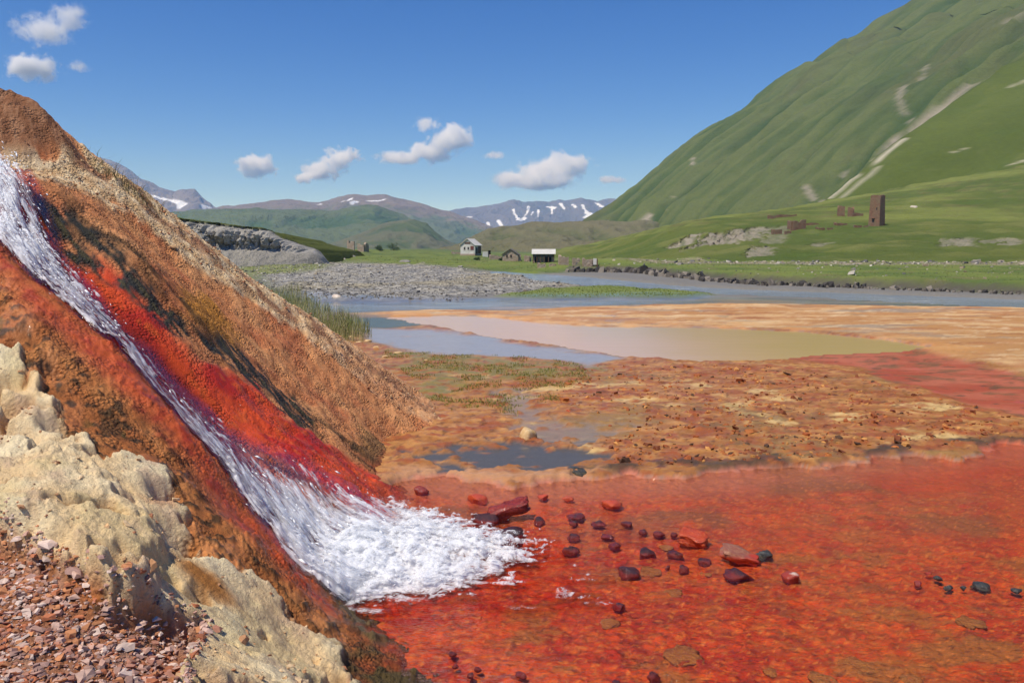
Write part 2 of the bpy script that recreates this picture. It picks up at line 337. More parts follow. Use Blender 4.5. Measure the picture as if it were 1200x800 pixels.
# cream rock and gravel floor
cr = mix(np.tile(lin(246, 212, 158), (len(X), 1)), sstep(-.2, .35, n_a), lin(254, 232, 186))
cr = mix(cr, sstep(.1, .4, fbm(X, Y, .22, 4, 111.)) * .7, lin(222, 186, 150)); cr = mix(cr, sstep(.28, .48, fbm(X, Y, .5, 4, 113.)) * .6, lin(190, 122, 86))
cr = mix(cr, sstep(.1, .3, fbm(X, Y, .5, 3, 117.)) * .3, lin(232, 214, 150))
C = mix(C, m_cream, cr); C = mix(C, m_cream * sstep(.0, .2, pit) * .7, lin(200, 158, 112))
C = mix(C, m_grav * (1 - m_ledge), mix(np.tile(lin(178, 116, 78), (len(X), 1)), sstep(0, .4, n_b), lin(196, 146, 116)))
pool_s = pick(base, [(242, 697)])[0]; C = mix(C, np.exp(-(((X - pool_s[0]) / .16) ** 2 + ((Y - pool_s[1]) / .10) ** 2) ** 2), lin(188, 124, 60))
# the wave-washed foot by the pool
ft = sstep(.14, .02, Z) * (Y < 9); C = mix(C, ft * .7, lin(150, 62, 34))
C = mix(C, sstep(.30, .05, Z) * (Y < 5.4) * sstep(.0, .3, n_a + .15), lin(92, 76, 44))
wet = np.clip(np.maximum.reduce([rd * .6 * sstep(.35, .6, dch), .7 * zone('wetb', .12, .1), sstep(.5, .3, dch) * .1, dk * .25, nb * sstep(.0, .35, fbm(X, Y, .3, 3, 121.)) * .8 * (1 - m_cream)]), 0, 1) * (1 - m_cream) * (1 - m_grav)
keep = (Z > -.22) & (X > -9.5)
Fq = grid_faces(NR, NC); Fq = Fq[keep[Fq].any(1)]
used = np.zeros(len(X), bool); used[Fq.ravel()] = True; idx = np.cumsum(used) - 1
MV = np.stack([X, Y, Z], 1)
me = mesh_np('mineral_mound', MV[used], idx[Fq], True, dict(Col=C[used], wet=wet[used], plain=(.75 * m_cream)[used]))
mound_m = terrain_mat('mineral_crust', [(12, .6), (42, 1.0), (120, .9)], .62, 1.0, .016, .85, wet=True, ripple=45, coat=.35, nod=(38, .6))
tag(link('mineral_mound', me, mound_m), 'rust orange mineral mound with the red cascade running down it', None, None, 'structure')

# ------------------------------------------------------------------ valley floor: one sheet from the pool to the mountains
gd = np.concatenate([np.exp(np.linspace(math.log(3.0), math.log(16), 410, endpoint=False)), np.exp(np.linspace(math.log(16), math.log(130), 190, endpoint=False)),
                     np.exp(np.linspace(math.log(130), math.log(600), 70, endpoint=False)), np.exp(np.linspace(math.log(600), math.log(11500), 24))])
gt = np.concatenate([np.linspace(-1.1, -.72, 24, endpoint=False), np.linspace(-.72, .74, 580, endpoint=False), np.linspace(.74, 1.1, 24)])
GR, GC = len(gd), len(gt)
T, D = np.meshgrid(gt, gd); X = (T * D).ravel().astype(np.float32); Y = D.ravel().astype(np.float32)
def gp(*pts): return [flat(*p)[:2] for p in pts]
N4 = fbm(X, Y, .09, 3, 1.3); N1 = fbm(X, Y, .33, 4, 4.4); N2 = fbm(X, Y, 1.4, 4, 9.2); N3 = fbm(X, Y, 7, 4, 14.8); N5 = fbm(X, Y, 40, 4, 19.5)
NS = fbm(X, Y * 2.6, 1.1, 5, 24.1); NR1 = fbm(X, Y, .5, 4, 29.7, ridge=True)
pool_p = gp((300,640),(455,563),(520,560),(600,566),(700,558),(800,556),(880,553),(960,543),(1060,534),(1130,528),(1260,520)) + [(14, 9.5), (14, 2.0), (-3, 2.0)]
arm_p = gp((880,421),(935,411),(1010,408),(1075,411),(1120,424),(1200,443),(1320,466),(1330,520),(1200,492),(1130,475),(1060,452),(1000,432),(950,425))
tan_pool_p = gp((462,373),(520,371),(575,373),(625,379),(700,384),(830,385.5),(940,390),(1030,399),(1078,407),(1060,413),(960,417),(885,424),(800,423),(730,418),(650,405),(585,396),(520,384))
blue_p = gp((400,381),(455,386),(520,390),(575,397),(640,407),(700,416),(735,423),(690,429),(610,420),(540,418),(480,414),(440,402))
teal_p = gp((398,374),(440,373),(482,375),(500,382),(455,386),(400,385))
dark_w = gp((480,541),(530,530),(580,522),(640,524),(690,522),(700,540),(680,551),(620,554),(560,551),(510,549))
rill_p = gp((615,515),(600,490),(585,470),(600,455),(625,462),(628,480),(650,500),(740,505),(700,520),(640,522))
green_p = gp((455,412),(540,418),(610,421),(665,430),(690,445),(640,455),(560,450),(510,470),(480,455))
moss_p = gp((470,455),(560,448),(650,458),(640,478),(560,490),(500,480))
buff_p = gp((430,575),(470,552),(540,553),(700,556),(690,566),(600,568),(500,566))
crust_p = gp((400,367),(500,363),(600,364),(700,358),(850,355),(1000,357),(1280,358),(1300,445),(1200,440),(1110,418),(1070,404),(1000,392),(900,387),(700,383),(620,377),(560,371),(460,372))
mud_p = gp((330,346),(450,352),(600,350),(720,348),(830,347),(1000,352),(1300,360),(1300,362),(1000,358),(850,356),(700,359),(600,364),(500,363),(400,368),(345,362))
river_l = gp((560,318.5),(640,324),(680,328.5),(740,334.5),(800,338.5),(900,342.5),(1000,346),(1100,350),(1200,354),(1400,362))
isle_p = gp((585,349),(640,342),(700,339),(770,341),(840,347),(800,350),(700,350),(620,351))
pebble_p = gp((300,312),(380,306),(450,309),(520,314),(580,321),(640,329),(690,337),(640,341),(590,347),(500,353),(380,353),(330,345),(310,330))
left_p = gp((200,296),(380,297),(420,306),(350,318),(330,345),(380,375),(400,400),(200,420))
meadow_p = gp((330,301),(400,293.5),(440,292.7),(560,293),(700,294),(850,300),(850,309),(700,316),(665,320),(600,320),(540,315),(450,308),(400,303))
yel_p = gp((285,309),(340,306),(385,310),(378,317),(340,323),(300,325))
far_p = gp((665,317.5),(740,318),(830,329),(900,334),(1000,338),(1100,341.5),(1200,345),(1400,352),(1400,306),(1200,306),(900,306),(760,308),(690,313))
stone_p = gp((700,313),(800,315),(900,316),(1000,317),(1400,319),(1400,312),(1000,311.5),(800,311),(720,311))
G = {k: sdist(p, X, Y) for k, p in dict(pool=pool_p, arm=arm_p, tanp=tan_pool_p, blue=blue_p, teal=teal_p, darkw=dark_w, rill=rill_p, green=green_p, moss=moss_p, buff=buff_p, crust=crust_p, mud=mud_p, isle=isle_p, pebble=pebble_p, left=left_p, meadow=meadow_p, yel=yel_p, far=far_p, stone=stone_p).items()}
def gz(k, w, n=None, a=0.0): return sstep(-w, w, G[k] + (a * n if n is not None else 0))
dr, _ = pdist(np.array(river_l), X, Y); rw = 3.2 + .012 * np.maximum(Y - 40, 0)
# heights: crusty flats a few centimetres proud, puddles where they dip
crustn = .5 * NS + .35 * N1 + .3 * NR1 * .5
Zg = .055 + .058 * crustn + .05 * np.maximum(0, fbm(X, Y * 1.3, .8, 5, 54., gain=.62)) + .022 * N4
far_amt = sstep(14, 40, Y); Zg = Zg * (1 - far_amt) + far_amt * (.05 + .10 * N2 + .10 * N3)
m_pool = sstep(-.10, .10, G['pool'] + .22 * N1 + .55 * N2 * sstep(6.5, 7.5, Y) - .1); m_pool = np.maximum(m_pool, gz('pool', .03, N2, .15) * .0)
Zg = Zg * (1 - m_pool) + m_pool * (-.04 + .026 * N1 + .026 * N4 + .02 * N2 + .008 * fbm(X, Y, .03, 2, 77.))
m_arm = gz('arm', .25, N2, .5); Zg = Zg * (1 - m_arm) + m_arm * (.01 + .035 * sstep(.2, .5, NS))
m_tp = gz('tanp', .25, N2, .3); Zg = Zg * (1 - m_tp) + m_tp * -.12
m_bl = gz('blue', .3, N2, .8); Zg = Zg * (1 - m_bl) + m_bl * (.005 + .05 * sstep(.25, .6, NS))
m_te = gz('teal', .3, N2, .4); Zg = Zg * (1 - m_te) + m_te * .004
m_dw = gz('darkw', .15, N1, .9); Zg = Zg * (1 - m_dw) + m_dw * (.004 + .03 * sstep(.25, .6, NS))
m_ri = gz('rill', .15, N1, .8) * .9; Zg = Zg * (1 - m_ri) + m_ri * (.006 + .03 * sstep(.2, .6, NS))
flats = (1 - m_pool) * (1 - far_amt) * (1 - m_tp)
pud = flats * sstep(.036, .020, Zg) * (1 - m_dw) * (1 - .8 * m_ri) * (1 - m_bl) * (1 - m_te) * (1 - m_arm); Zg = np.where((flats > .5) & (Zg < .024), .024, Zg)
m_mud = gz('mud', .6, N3, 1.0); Zg = Zg * (1 - m_mud) + m_mud * (.0 + .03 * NS)
m_pb = gz('pebble', 1.0, N3, 1.0); Zg += m_pb * (.15 + .12 * N2 + .25 * N3)
m_is = gz('isle', .5, N3, .6); Zg += m_is * .15
m_me = gz('meadow', 2.5, N3, 3.0); Zg += m_me * (.25 + .5 * N3 + 1.1 * sstep(110, 250, Y) * sstep(40, -30, X) + .5 * N5)
m_fa = gz('far', .45, N2, .8); bank = m_fa * (.55 + .15 * N3) * sstep(.2, 1.2, G['far'] + .4 * N2); Zg += bank
m_rv = sstep(rw + .6, rw - .4, dr + .6 * N2); Zg = Zg * (1 - m_rv) + m_rv * -.7
Zg -= (np.clip(Y, 95, 260) - 95) * .012 * sstep(-75, -25, X); Zg += sstep(250, 700, Y) * -.6
under = (mound_z(X, Y) > .55) & (X > -12) & (X / Y < -.01) & (Y > 2.5) & (Y < 15.5)
# colours
n = len(X)
def tone(a, b, f): return mix(np.tile(lin(*a), (n, 1)), f, lin(*b))
C = tone((160, 104, 50), (194, 138, 74), sstep(-.25, .25, N1 + .5 * NS))
C = mix(C, sstep(.08, .35, N1), lin(160, 84, 40)); C = mix(C, sstep(.05, .3, fbm(X, Y * 1.8, .55, 4, 51.)) * .85, lin(150, 78, 38))
C = mix(C, sstep(.16, .36, fbm(X, Y * 1.5, 1.5, 5, 53., gain=.6) + .25 * np.exp(-(((X - 2.2) / 3.) ** 2 + ((Y - 12) / 1.6) ** 2)) - .08) * .85 * sstep(18, 12, Y), lin(216, 182, 116))
rust = sstep(.02, .3, fbm(X, Y * 1.3, .8, 5, 54., gain=.62)); C = mix(C, rust * .7 * sstep(.6, 1.6, X + 1.5 + N2), lin(150, 78, 36))
C = mix(C, sstep(.12, .36, fbm(X, Y, .16, 4, 57., gain=.65)) * .7, lin(92, 52, 24)); C = mix(C, sstep(.1, .35, fbm(X, Y * 1.4, 2.2, 4, 58.)) * sstep(.0, .25, N1 + .1) * .6, lin(120, 100, 56))
C = mix(C, sstep(.25, .45, fbm(X, Y * 2, 2.6, 4, 59.)) * sstep(20, 12, Y) * .7, lin(146, 116, 66))
buff = gz('buff', .25, N1, .4); C = mix(C, buff, lin(190, 140, 98))
C = mix(C, gz('moss', .6, N2, 1.2) * sstep(-.1, .2, N1) * .6, lin(176, 128, 66))
C = mix(C, gz('green', .6, N2, 1.6) * sstep(-.25, .15, N1 + .3 * NS) * .85, lin(124, 116, 58))
C = mix(C, sstep(20, 30, Y), lin(120, 116, 108))
crst = tone((184, 132, 80), (210, 168, 116), sstep(-.15, .25, fbm(X, Y * 3.5, 5, 5, 61.)))
crst = mix(crst, sstep(.05, .35, fbm(X, Y * 4, 3.2, 5, 63.)) * .7, lin(180, 120, 74)); crst = mix(crst, sstep(.12, .4, fbm(X, Y * 3, 6.5, 5, 66.)) * .8, lin(150, 134, 116)); crst = mix(crst, sstep(.1, .3, fbm(X, Y * 3.2, 1.6, 5, 67., gain=.65)) * .45, lin(230, 204, 160)); crst = mix(crst, sstep(.12, .3, fbm(X, Y * 3.2, 2.3, 5, 68., gain=.65)) * .6, lin(150, 86, 46))
C = mix(C, gz('crust', .5, N2, 1.0), crst)
C = mix(C, sstep(2.2, .3, np.abs(G['tanp'])) * sstep(0, .2, N2 + .1) * gz('crust', 1.) * .7, lin(212, 150, 84))
mud = tone((104, 104, 104), (134, 130, 124), sstep(-.2, .3, fbm(X, Y * 3, 4, 4, 71.))); mud = mix(mud, sstep(.2, .45, fbm(X, Y * 3, 7, 4, 73.)) * .6, lin(160, 126, 98))
C = mix(C, m_mud, mud); C = mix(C, m_mud * sstep(-8, -14, X) , lin(84, 86, 92))
peb = tone((116, 114, 110), (152, 146, 132), sstep(-.2, .3, N2)); peb = mix(peb, sstep(.1, .35, N3) * .5, lin(150, 138, 104)); C = mix(C, m_pb, peb)
C = mix(C, gz('left', 2, N3, 2.) * (1 - m_pb), tone((120, 118, 96), (104, 112, 66), sstep(-.2, .25, N2 + N3 * .5)))
grass = tone((88, 104, 44), (112, 122, 54), sstep(-.3, .3, N3)); grass = mix(grass, sstep(.15, .4, fbm(X, Y, 3.2, 4, 83.)) * .7, lin(114, 109, 65)); grass = mix(grass, sstep(.2, .4, fbm(X, Y, 18, 4, 87.)) * .5, lin(62, 81, 32))
C = mix(C, m_is, lin(112, 122, 58)); C = mix(C, gz('yel', 1.5, N3, 3.0) * .85, tone((138, 138, 84), (116, 124, 62), sstep(-.2, .2, N2)))
C = mix(C, m_me, grass); C = mix(C, gz('far', .3, N2, .8), grass)
C = mix(C, gz('far', .3, N2, .5) * sstep(1.5, .4, G['far']), lin(84, 78, 68))
st = gz('stone', 3, N3, 6); C = mix(C, st * sstep(-.1, .25, fbm(X, Y, 2.2, 3, 97.)), lin(158, 146, 128)); C = mix(C, st * .35, lin(140, 122, 98))
C = mix(C, sstep(400, 700, Y), lin(92, 104, 52))
# wet ground
C = mix(C, pud * .85, lin(150, 130, 110)); C = mix(C, m_bl * (1 - sstep(.25, .6, NS)), lin(150, 144, 144)); C = mix(C, m_te, lin(74, 80, 66))
C = mix(C, m_dw * (1 - sstep(.3, .55, NS)), lin(84, 82, 82)); C = mix(C, m_ri * .7, lin(134, 120, 106))
edge_d = sstep(.35, .05, np.abs(G['pool'] + .22 * N1 + .12)) * sstep(.0, .25, N2 + .5 * N1) * (X > .6); C = mix(C, edge_d * .85, lin(62, 56, 44))
armc = tone((186, 98, 72), (170, 70, 46), sstep(-.25, .3, fbm(X, Y * 2, 1.6, 5, 106., gain=.6))); armc = mix(armc, sstep(.02, .3, fbm(X, Y * 2, .9, 5, 107., gain=.62)) * .85, lin(128, 82, 54)); armc = mix(armc, sstep(.15, .35, fbm(X, Y * 2, .5, 4, 108., gain=.62)) * .7, lin(88, 62, 44)); C = mix(C, m_arm, armc)
U_, W_ = X * .9 + Y * .35, Y * 1.5 - X * .2                      # streaks along the flow
bed = tone((220, 84, 16), (190, 52, 12), sstep(-.25, .3, fbm(U_, W_, .6, 5, 109., gain=.6)))
bed = mix(bed, sstep(.0, .28, fbm(U_, W_, .10, 4, 111., gain=.6)) * .8, lin(222, 110, 38)); bed = mix(bed, sstep(.05, .35, fbm(U_, W_, .22, 4, 113.)) * .75, lin(152, 42, 20))
bed = mix(bed, sstep(.10, .30, fbm(U_, W_, .75, 5, 117., gain=.6)) * .8 * sstep(8.2, 5.6, Y), lin(170, 112, 52)); bed = mix(bed, sstep(.2, .36, fbm(U_, W_, .06, 3, 118.)) * .6, lin(92, 40, 22))
fz = sstep(6.0, 8.8, Y + 1.2 * N2 + .12 * X); bed = mix(bed, fz * (.42 + .3 * NS), lin(182, 96, 62)); bed = mix(bed, sstep(.9, .1, G['pool']) * sstep(5., 3., X) * .6, lin(196, 128, 104)); bed = mix(bed, sstep(.0, .3, fbm(U_, W_, 1.3, 5, 119., gain=.6)) * sstep(5.8, 7.2, Y) * .75, lin(128, 88, 56))
bed = mix(bed, sstep(-.05, .3, fbm(U_, W_, 2.6, 4, 125.)) * sstep(.0, .2, fbm(U_, W_, .3, 5, 126., gain=.65) + .02) * .6, lin(166, 100, 44)); bed = mix(bed, sstep(.22, .4, fbm(U_, W_, .05, 3, 128.)) * .7, lin(232, 140, 62))
bed = mix(bed, sstep(.05, .3, fbm(U_, W_, 1.9, 4, 127.)) * sstep(6.0, 7.0, Y) * .7, lin(196, 70, 30))
C = mix(C, sstep(.25, .8, m_pool), bed)
C = mix(C, m_pool * sstep(.9, .1, G['pool']) * .55, lin(190, 122, 96))
wetg = np.clip(np.maximum.reduce([pud, m_bl * (1 - sstep(.3, .6, NS)) * .55, m_te * .5, m_dw * (1 - sstep(.35, .6, NS)) * .22, m_ri * .3, m_arm * .35, m_mud * .6, .25 * flats, m_pool * .6]), 0, 1)
speck = np.clip(np.maximum.reduce([m_pb, st * .8, gz('left', 2, N3, 2.) * .5]), 0, 1)
Fq = grid_faces(GR, GC); Fq = Fq[~under[Fq].all(1)]
used = np.zeros(n, bool); used[Fq.ravel()] = True; idx = np.cumsum(used) - 1
GZ = Zg.reshape(GR, GC); lgd = np.log(gd)
def ground_z(x, y):
    fr = np.interp(np.log(y), lgd, np.arange(GR)); fc = np.interp(x / y, gt, np.arange(GC))
    i = np.minimum(fr.astype(int), GR - 2); j = np.minimum(fc.astype(int), GC - 2); a = fr - i; b = fc - j
    return (GZ[i, j] * (1 - b) + GZ[i, j + 1] * b) * (1 - a) + (GZ[i + 1, j] * (1 - b) + GZ[i + 1, j + 1] * b) * a
me = mesh_np('ground', np.stack([X, Y, Zg], 1)[used], idx[Fq], True, dict(Col=C[used], wet=wetg[used], speck=speck[used]))
ground_m = terrain_mat('valley_floor', [(1.5, .5), (7, .8), (32, .9), (90, .7)], .5, .9, .014, .9, wet=True, ripple=9, speck=(5.5, .95))
tag(link('ground', me, ground_m), 'mineral flats, gravel bars and meadow of the valley floor', None, None, 'structure')

# ------------------------------------------------------------------ standing and running water
def water_sheet(name, mask_fn, x0, x1, y0, y1, nx, ny, z, mat, label, attrs=None):
    xs, ys = np.meshgrid(np.linspace(x0, x1, nx), np.linspace(y0, y1, ny)); xs = xs.ravel(); ys = ys.ravel()
    k = mask_fn(xs, ys); Fq = grid_faces(ny, nx); Fq = Fq[k[Fq].any(1)]
    u = np.zeros(len(xs), bool); u[Fq.ravel()] = True; ix = np.cumsum(u) - 1
    V = np.stack([xs, ys, np.full_like(xs, z)], 1)[u]
    o = link(name, mesh_np(name, V, ix[Fq], True), mat); tag(o, label, None, None, 'structure'); return o
def film_mat(name, tint, rough, waves, strength, dist):   # thin clear water: Fresnel mirror over what lies below
    m, nt, b = new_mat(name); nt.nodes.remove(b); out = nt.nodes['Material Output']; p = pos(nt)
    h = None
    for s, w in waves:
        mp_ = nd(nt, 'ShaderNodeMapping'); mp_.inputs['Scale'].default_value = (s * .8, s * 1.3, s); nt.links.new(p, mp_.inputs[0])
        q = math_n(nt, 'MULTIPLY', noise_n(nt, 1.0, 3, .55, mp_.outputs[0], .4), w); h = q if h is None else math_n(nt, 'ADD', h, q)
    bp = nd(nt, 'ShaderNodeBump'); bp.inputs['Strength'].default_value = strength; bp.inputs['Distance'].default_value = dist; nt.links.new(h, bp.inputs['Height'])
    fr = nd(nt, 'ShaderNodeFresnel'); fr.inputs['IOR'].default_value = 1.33; nt.links.new(bp.outputs[0], fr.inputs['Normal'])
    tr = nd(nt, 'ShaderNodeBsdfTransparent'); tr.inputs[0].default_value = (*tint, 1)
    gl = nd(nt, 'ShaderNodeBsdfGlossy'); gl.inputs['Roughness'].default_value = rough; nt.links.new(bp.outputs[0], gl.inputs['Normal'])
    mx = nd(nt, 'ShaderNodeMixShader'); nt.links.new(fr.outputs[0], mx.inputs[0]); nt.links.new(tr.outputs[0], mx.inputs[1]); nt.links.new(gl.outputs[0], mx.inputs[2])
    nt.links.new(mx.outputs[0], out.inputs[0]); return m
def murky_mat(name, c1, c2, scale, rough, waves, strength, dist, foam=None, along=False):
    m, nt, b = new_mat(name); p = pos(nt); k = noise_n(nt, scale, 4, .5, p)
    if along:                                    # silt of a second colour comes in from the right
        sx = nd(nt, 'ShaderNodeSeparateXYZ'); nt.links.new(p, sx.inputs[0]); k = math_n(nt, 'ADD', math_n(nt, 'MULTIPLY', sx.outputs[0], .05), math_n(nt, 'MULTIPLY', k, .6))
    col = mixc(nt, ramp(nt, k, [(.35, 0.), (.65, 1.)]), c1, c2); h = None
    for sx, sy, w in waves:
        mp_ = nd(nt, 'ShaderNodeMapping'); mp_.inputs['Scale'].default_value = (sx, sy, 1); nt.links.new(p, mp_.inputs[0])
        q = math_n(nt, 'MULTIPLY', noise_n(nt, 1.0, 4, .55, mp_.outputs[0], .3), w); h = q if h is None else math_n(nt, 'ADD', h, q)
    if foam:
        mp_ = nd(nt, 'ShaderNodeMapping'); mp_.inputs['Scale'].default_value = foam[:3]; nt.links.new(p, mp_.inputs[0])
        col = mixc(nt, ramp(nt, noise_n(nt, 1.0, 6, .7, mp_.outputs[0]), [(foam[3], 0.), (foam[3] + .08, 1.)]), col, (.75, .78, .8))
    nt.links.new(col, b.inputs['Base Color']); b.inputs['Roughness'].default_value = rough; b.inputs['IOR'].default_value = 1.33; b.inputs['Specular IOR Level'].default_value = .28 if along else .5
    bp = nd(nt, 'ShaderNodeBump'); bp.inputs['Strength'].default_value = strength; bp.inputs['Distance'].default_value = dist; nt.links.new(h, bp.inputs['Height']); nt.links.new(bp.outputs[0], b.inputs['Normal'])
    return m
pool_wm = film_mat('red_pool_film', (.98, .90, .80), .05, [(4, 1.), (14, .8), (42, .5)], .7, .05)
water_sheet('red_pool_water', lambda x, y: sdist(pool_p, x, y) > -.6, -1.6, 13, 3.2, 11.0, 200, 110, 0.0, pool_wm, 'clear shallow water flowing over the red pool bed')
tanp_m = murky_mat('turbid_water', tuple(lin(208, 164, 124)), tuple(lin(184, 154, 96)), .12, .16, [(.6, 3, 1.)], .10, .05, along=True)
water_sheet('turbid_pool', lambda x, y: sdist(tan_pool_p, x, y) > -1.2, -6, 13, 14.5, 30, 120, 120, .02, tanp_m, 'pinkish tan turbid pool of still water')
river_m = murky_mat('river_water', tuple(lin(116, 128, 134)), tuple(lin(134, 144, 148)), .2, .12, [(.5, 1.8, 1.), (1.8, 5, .6)], .9, .25, foam=(.35, 1.3, 1, .60))
rv = np.array(river_l)
water_sheet('river', lambda x, y: pdist(rv, x, y)[0] < 5.5 + .015 * np.maximum(y - 40, 0), -12, 42, 28, 92, 160, 200, -.10, river_m, 'grey blue river rippling across the valley')

# ------------------------------------------------------------------ hillsides and mountains
def loft(rows, nc, nrs, back=(0, .25, -.5)):     # rows: traced lines from foot to ridge, each point with its own distance
    R = []
    for r in rows:
        P = np.array([at(*q) for q in r]); L = np.concatenate([[0], np.cumsum(np.linalg.norm(np.diff(P, axis=0), axis=1))]); t = np.linspace(0, L[-1], nc)
        R.append(np.stack([np.interp(t, L, P[:, k]) for k in range(3)], 1))
    top = R[-1]; R.append(top + np.stack([top[:, 1] * back[0], top[:, 1] * back[1], (top[:, 2] - 0) * back[2]], 1))
    out = []; m = len(R)
    for i in range(m - 1):
        a, b = R[max(i - 1, 0)], R[i]; c, d = R[i + 1], R[min(i + 2, m - 1)]
        k = nrs[i] if i < len(nrs) else 12
        for j in range(k + (1 if i == m - 2 else 0)):
            t = j / k
            if i >= m - 3: out.append(b + (c - b) * t)
            else: out.append(.5 * ((2 * b) + (c - a) * t + (2 * a - 5 * b + 4 * c - d) * t * t + (3 * b - a - 3 * c + d) * t ** 3))
    V = np.concatenate(out); nr = len(out)
    s = np.tile(np.linspace(0, 1, nc), nr); v = np.repeat(np.linspace(0, 1, nr), nc)
    return V, nr, s, v
def normals(V, nr, nc):
    G_ = V.reshape(nr, nc, 3); a = np.gradient(G_, axis=1); b = np.gradient(G_, axis=0); N = np.cross(a, b); N /= np.linalg.norm(N, axis=2, keepdims=True) + 1e-9
    N = N.reshape(-1, 3); N *= np.sign(N[:, 2:3] + 1e-9); return N
def hill(name, V, nr, nc, C, mat, label, kind='structure', extra=None):
    at_ = dict(Col=C, wet=np.zeros(len(V)), speck=np.zeros(len(V)))
    o = link(name, mesh_np(name, V, grid_faces(nr, nc), True, at_), mat); tag(o, label, None, None, kind); return o
hill_m = terrain_mat('grass_slope', [(.012, .6), (.06, .9), (.3, .9)], .48, .8, 4.0, .95, spec=.1)
near_m = terrain_mat('grass_terrace', [(.05, .6), (.3, .9), (1.4, .8)], .48, .9, .8, .95, spec=.1)
rock_m = terrain_mat('far_rock', [(.002, .8), (.008, .8), (.03, .6)], .40, .9, 30.0, .95, spec=.1)

# terraced hillside across the river (below the tower)
rows = [[(640,300,300),(700,302,250),(760,305,185),(840,308,142),(950,309.5,122),(1100,310,112),(1300,311,104)],
        [(640,298,330),(700,297,290),(760,292,235),(840,285,200),(950,285,180),(1100,284,166),(1300,284,155)],
        [(640,296,360),(700,290,320),(760,277,280),(790,270,262),(850,262,250),(930,263,246),(1030,263,240),(1150,263,228),(1300,262,215)],
        [(640,295,420),(700,287,390),(760,271,350),(800,262,330),(850,255,322),(930,250,318),(1030,248,312),(1150,246,300),(1300,244,285)],
        [(640,294,600),(700,284,560),(780,266,540),(860,252,520),(930,243,510),(1000,230,500),(1100,212,480),(1200,194,460),(1300,176,440)]]
NCt = 380; V, nr, s, v = loft(rows, NCt, [60, 50, 30, 60, 12], (0, .1, -.3)); N = normals(V, nr, NCt); x, y = V[:, 0], V[:, 1]
g1 = fbm(x, y, 60, 5, 3.); g2 = fbm(x, y, 14, 4, 5.); g3 = fbm(x * 1.5, y * .5, 16, 4, 8., ridge=True)
rv_ = np.floor(v * (nr - 1)); V[:, 2] -= 2.2 * sstep(14, 0, rv_); slope_b = sstep(8, 30, rv_) * sstep(112, 100, rv_)
V[:, 2] += 1.6 * g1 * sstep(0, 60, rv_) + .7 * g2 * sstep(0, 20, rv_) + slope_b * .8 * g3
step_h = np.sin(V[:, 2] * 2.4 + 2.0 * g1) * .42 * sstep(112, 122, rv_); V[:, 2] += step_h    # sheep-track steps
C = np.tile(lin(89, 102, 48), (len(V), 1)); C = mix(C, sstep(-.3, .3, g1), lin(105, 112, 55)); C = mix(C, sstep(0, .4, g2) * .5, lin(131, 130, 76)); C = mix(C, sstep(.1, .5, fbm(x, y, 25, 4, 9.)) * .6, lin(79, 97, 43))
C = mix(C, sstep(112, 122, rv_) * sstep(.2, .8, np.sin(V[:, 2] * 2.4 + 2.0 * g1 + 1.) * .5 + g2) * .55, lin(92, 87, 54))
C = mix(C, sstep(112, 122, rv_) * sstep(-.1, .3, g1) * .4, lin(140, 147, 76))
C = mix(C, sstep(6, 0, rv_) * .6, lin(138, 124, 85))
for pts, w, a in (([(792,287),(812,272)], 4, .9), ([(822,284),(846,270)], 5, 1.), ([(845,283),(866,268)], 5, .9), ([(872,279),(888,264)], 4.5, .9), ([(886,296),(898,285)], 3.0, .8), ([(905,282),(920,262)], 3, .5), ([(1108,285),(1114,278)], 1.6, .6), ([(1128,284),(1134,276)], 2.4, .8), ([(1160,281),(1170,277)], 2.6, .7), ([(1186,283),(1192,277)], 2.2, .7), ([(958,286),(966,281)], 2, .6)):
    L_ = pick(V, pts); d_, _ = pdist(L_, x, y, V[:, 2]); m_ = sstep(1, .7, d_ / w + 1.3 * fbm(x * 1.6, y * .6, 4, 5, 12., gain=.65)) * a
    C = mix(C, m_, mix(np.tile(lin(158, 148, 130), (len(V), 1)), sstep(-.1, .3, fbm(x * 3, y * .5, 4, 3, 15.)), lin(124, 123, 99))); V[:, 1] += m_ * 1.5; V[:, 2] -= m_ * 1.2 * np.abs(fbm(x * 2.5, y * .3, 4, 3, 17., ridge=True))
terrace_V = V
hill('terraced_hillside', V, nr, NCt, C, near_m, 'low green terrace with pale earth scars below the stone tower')

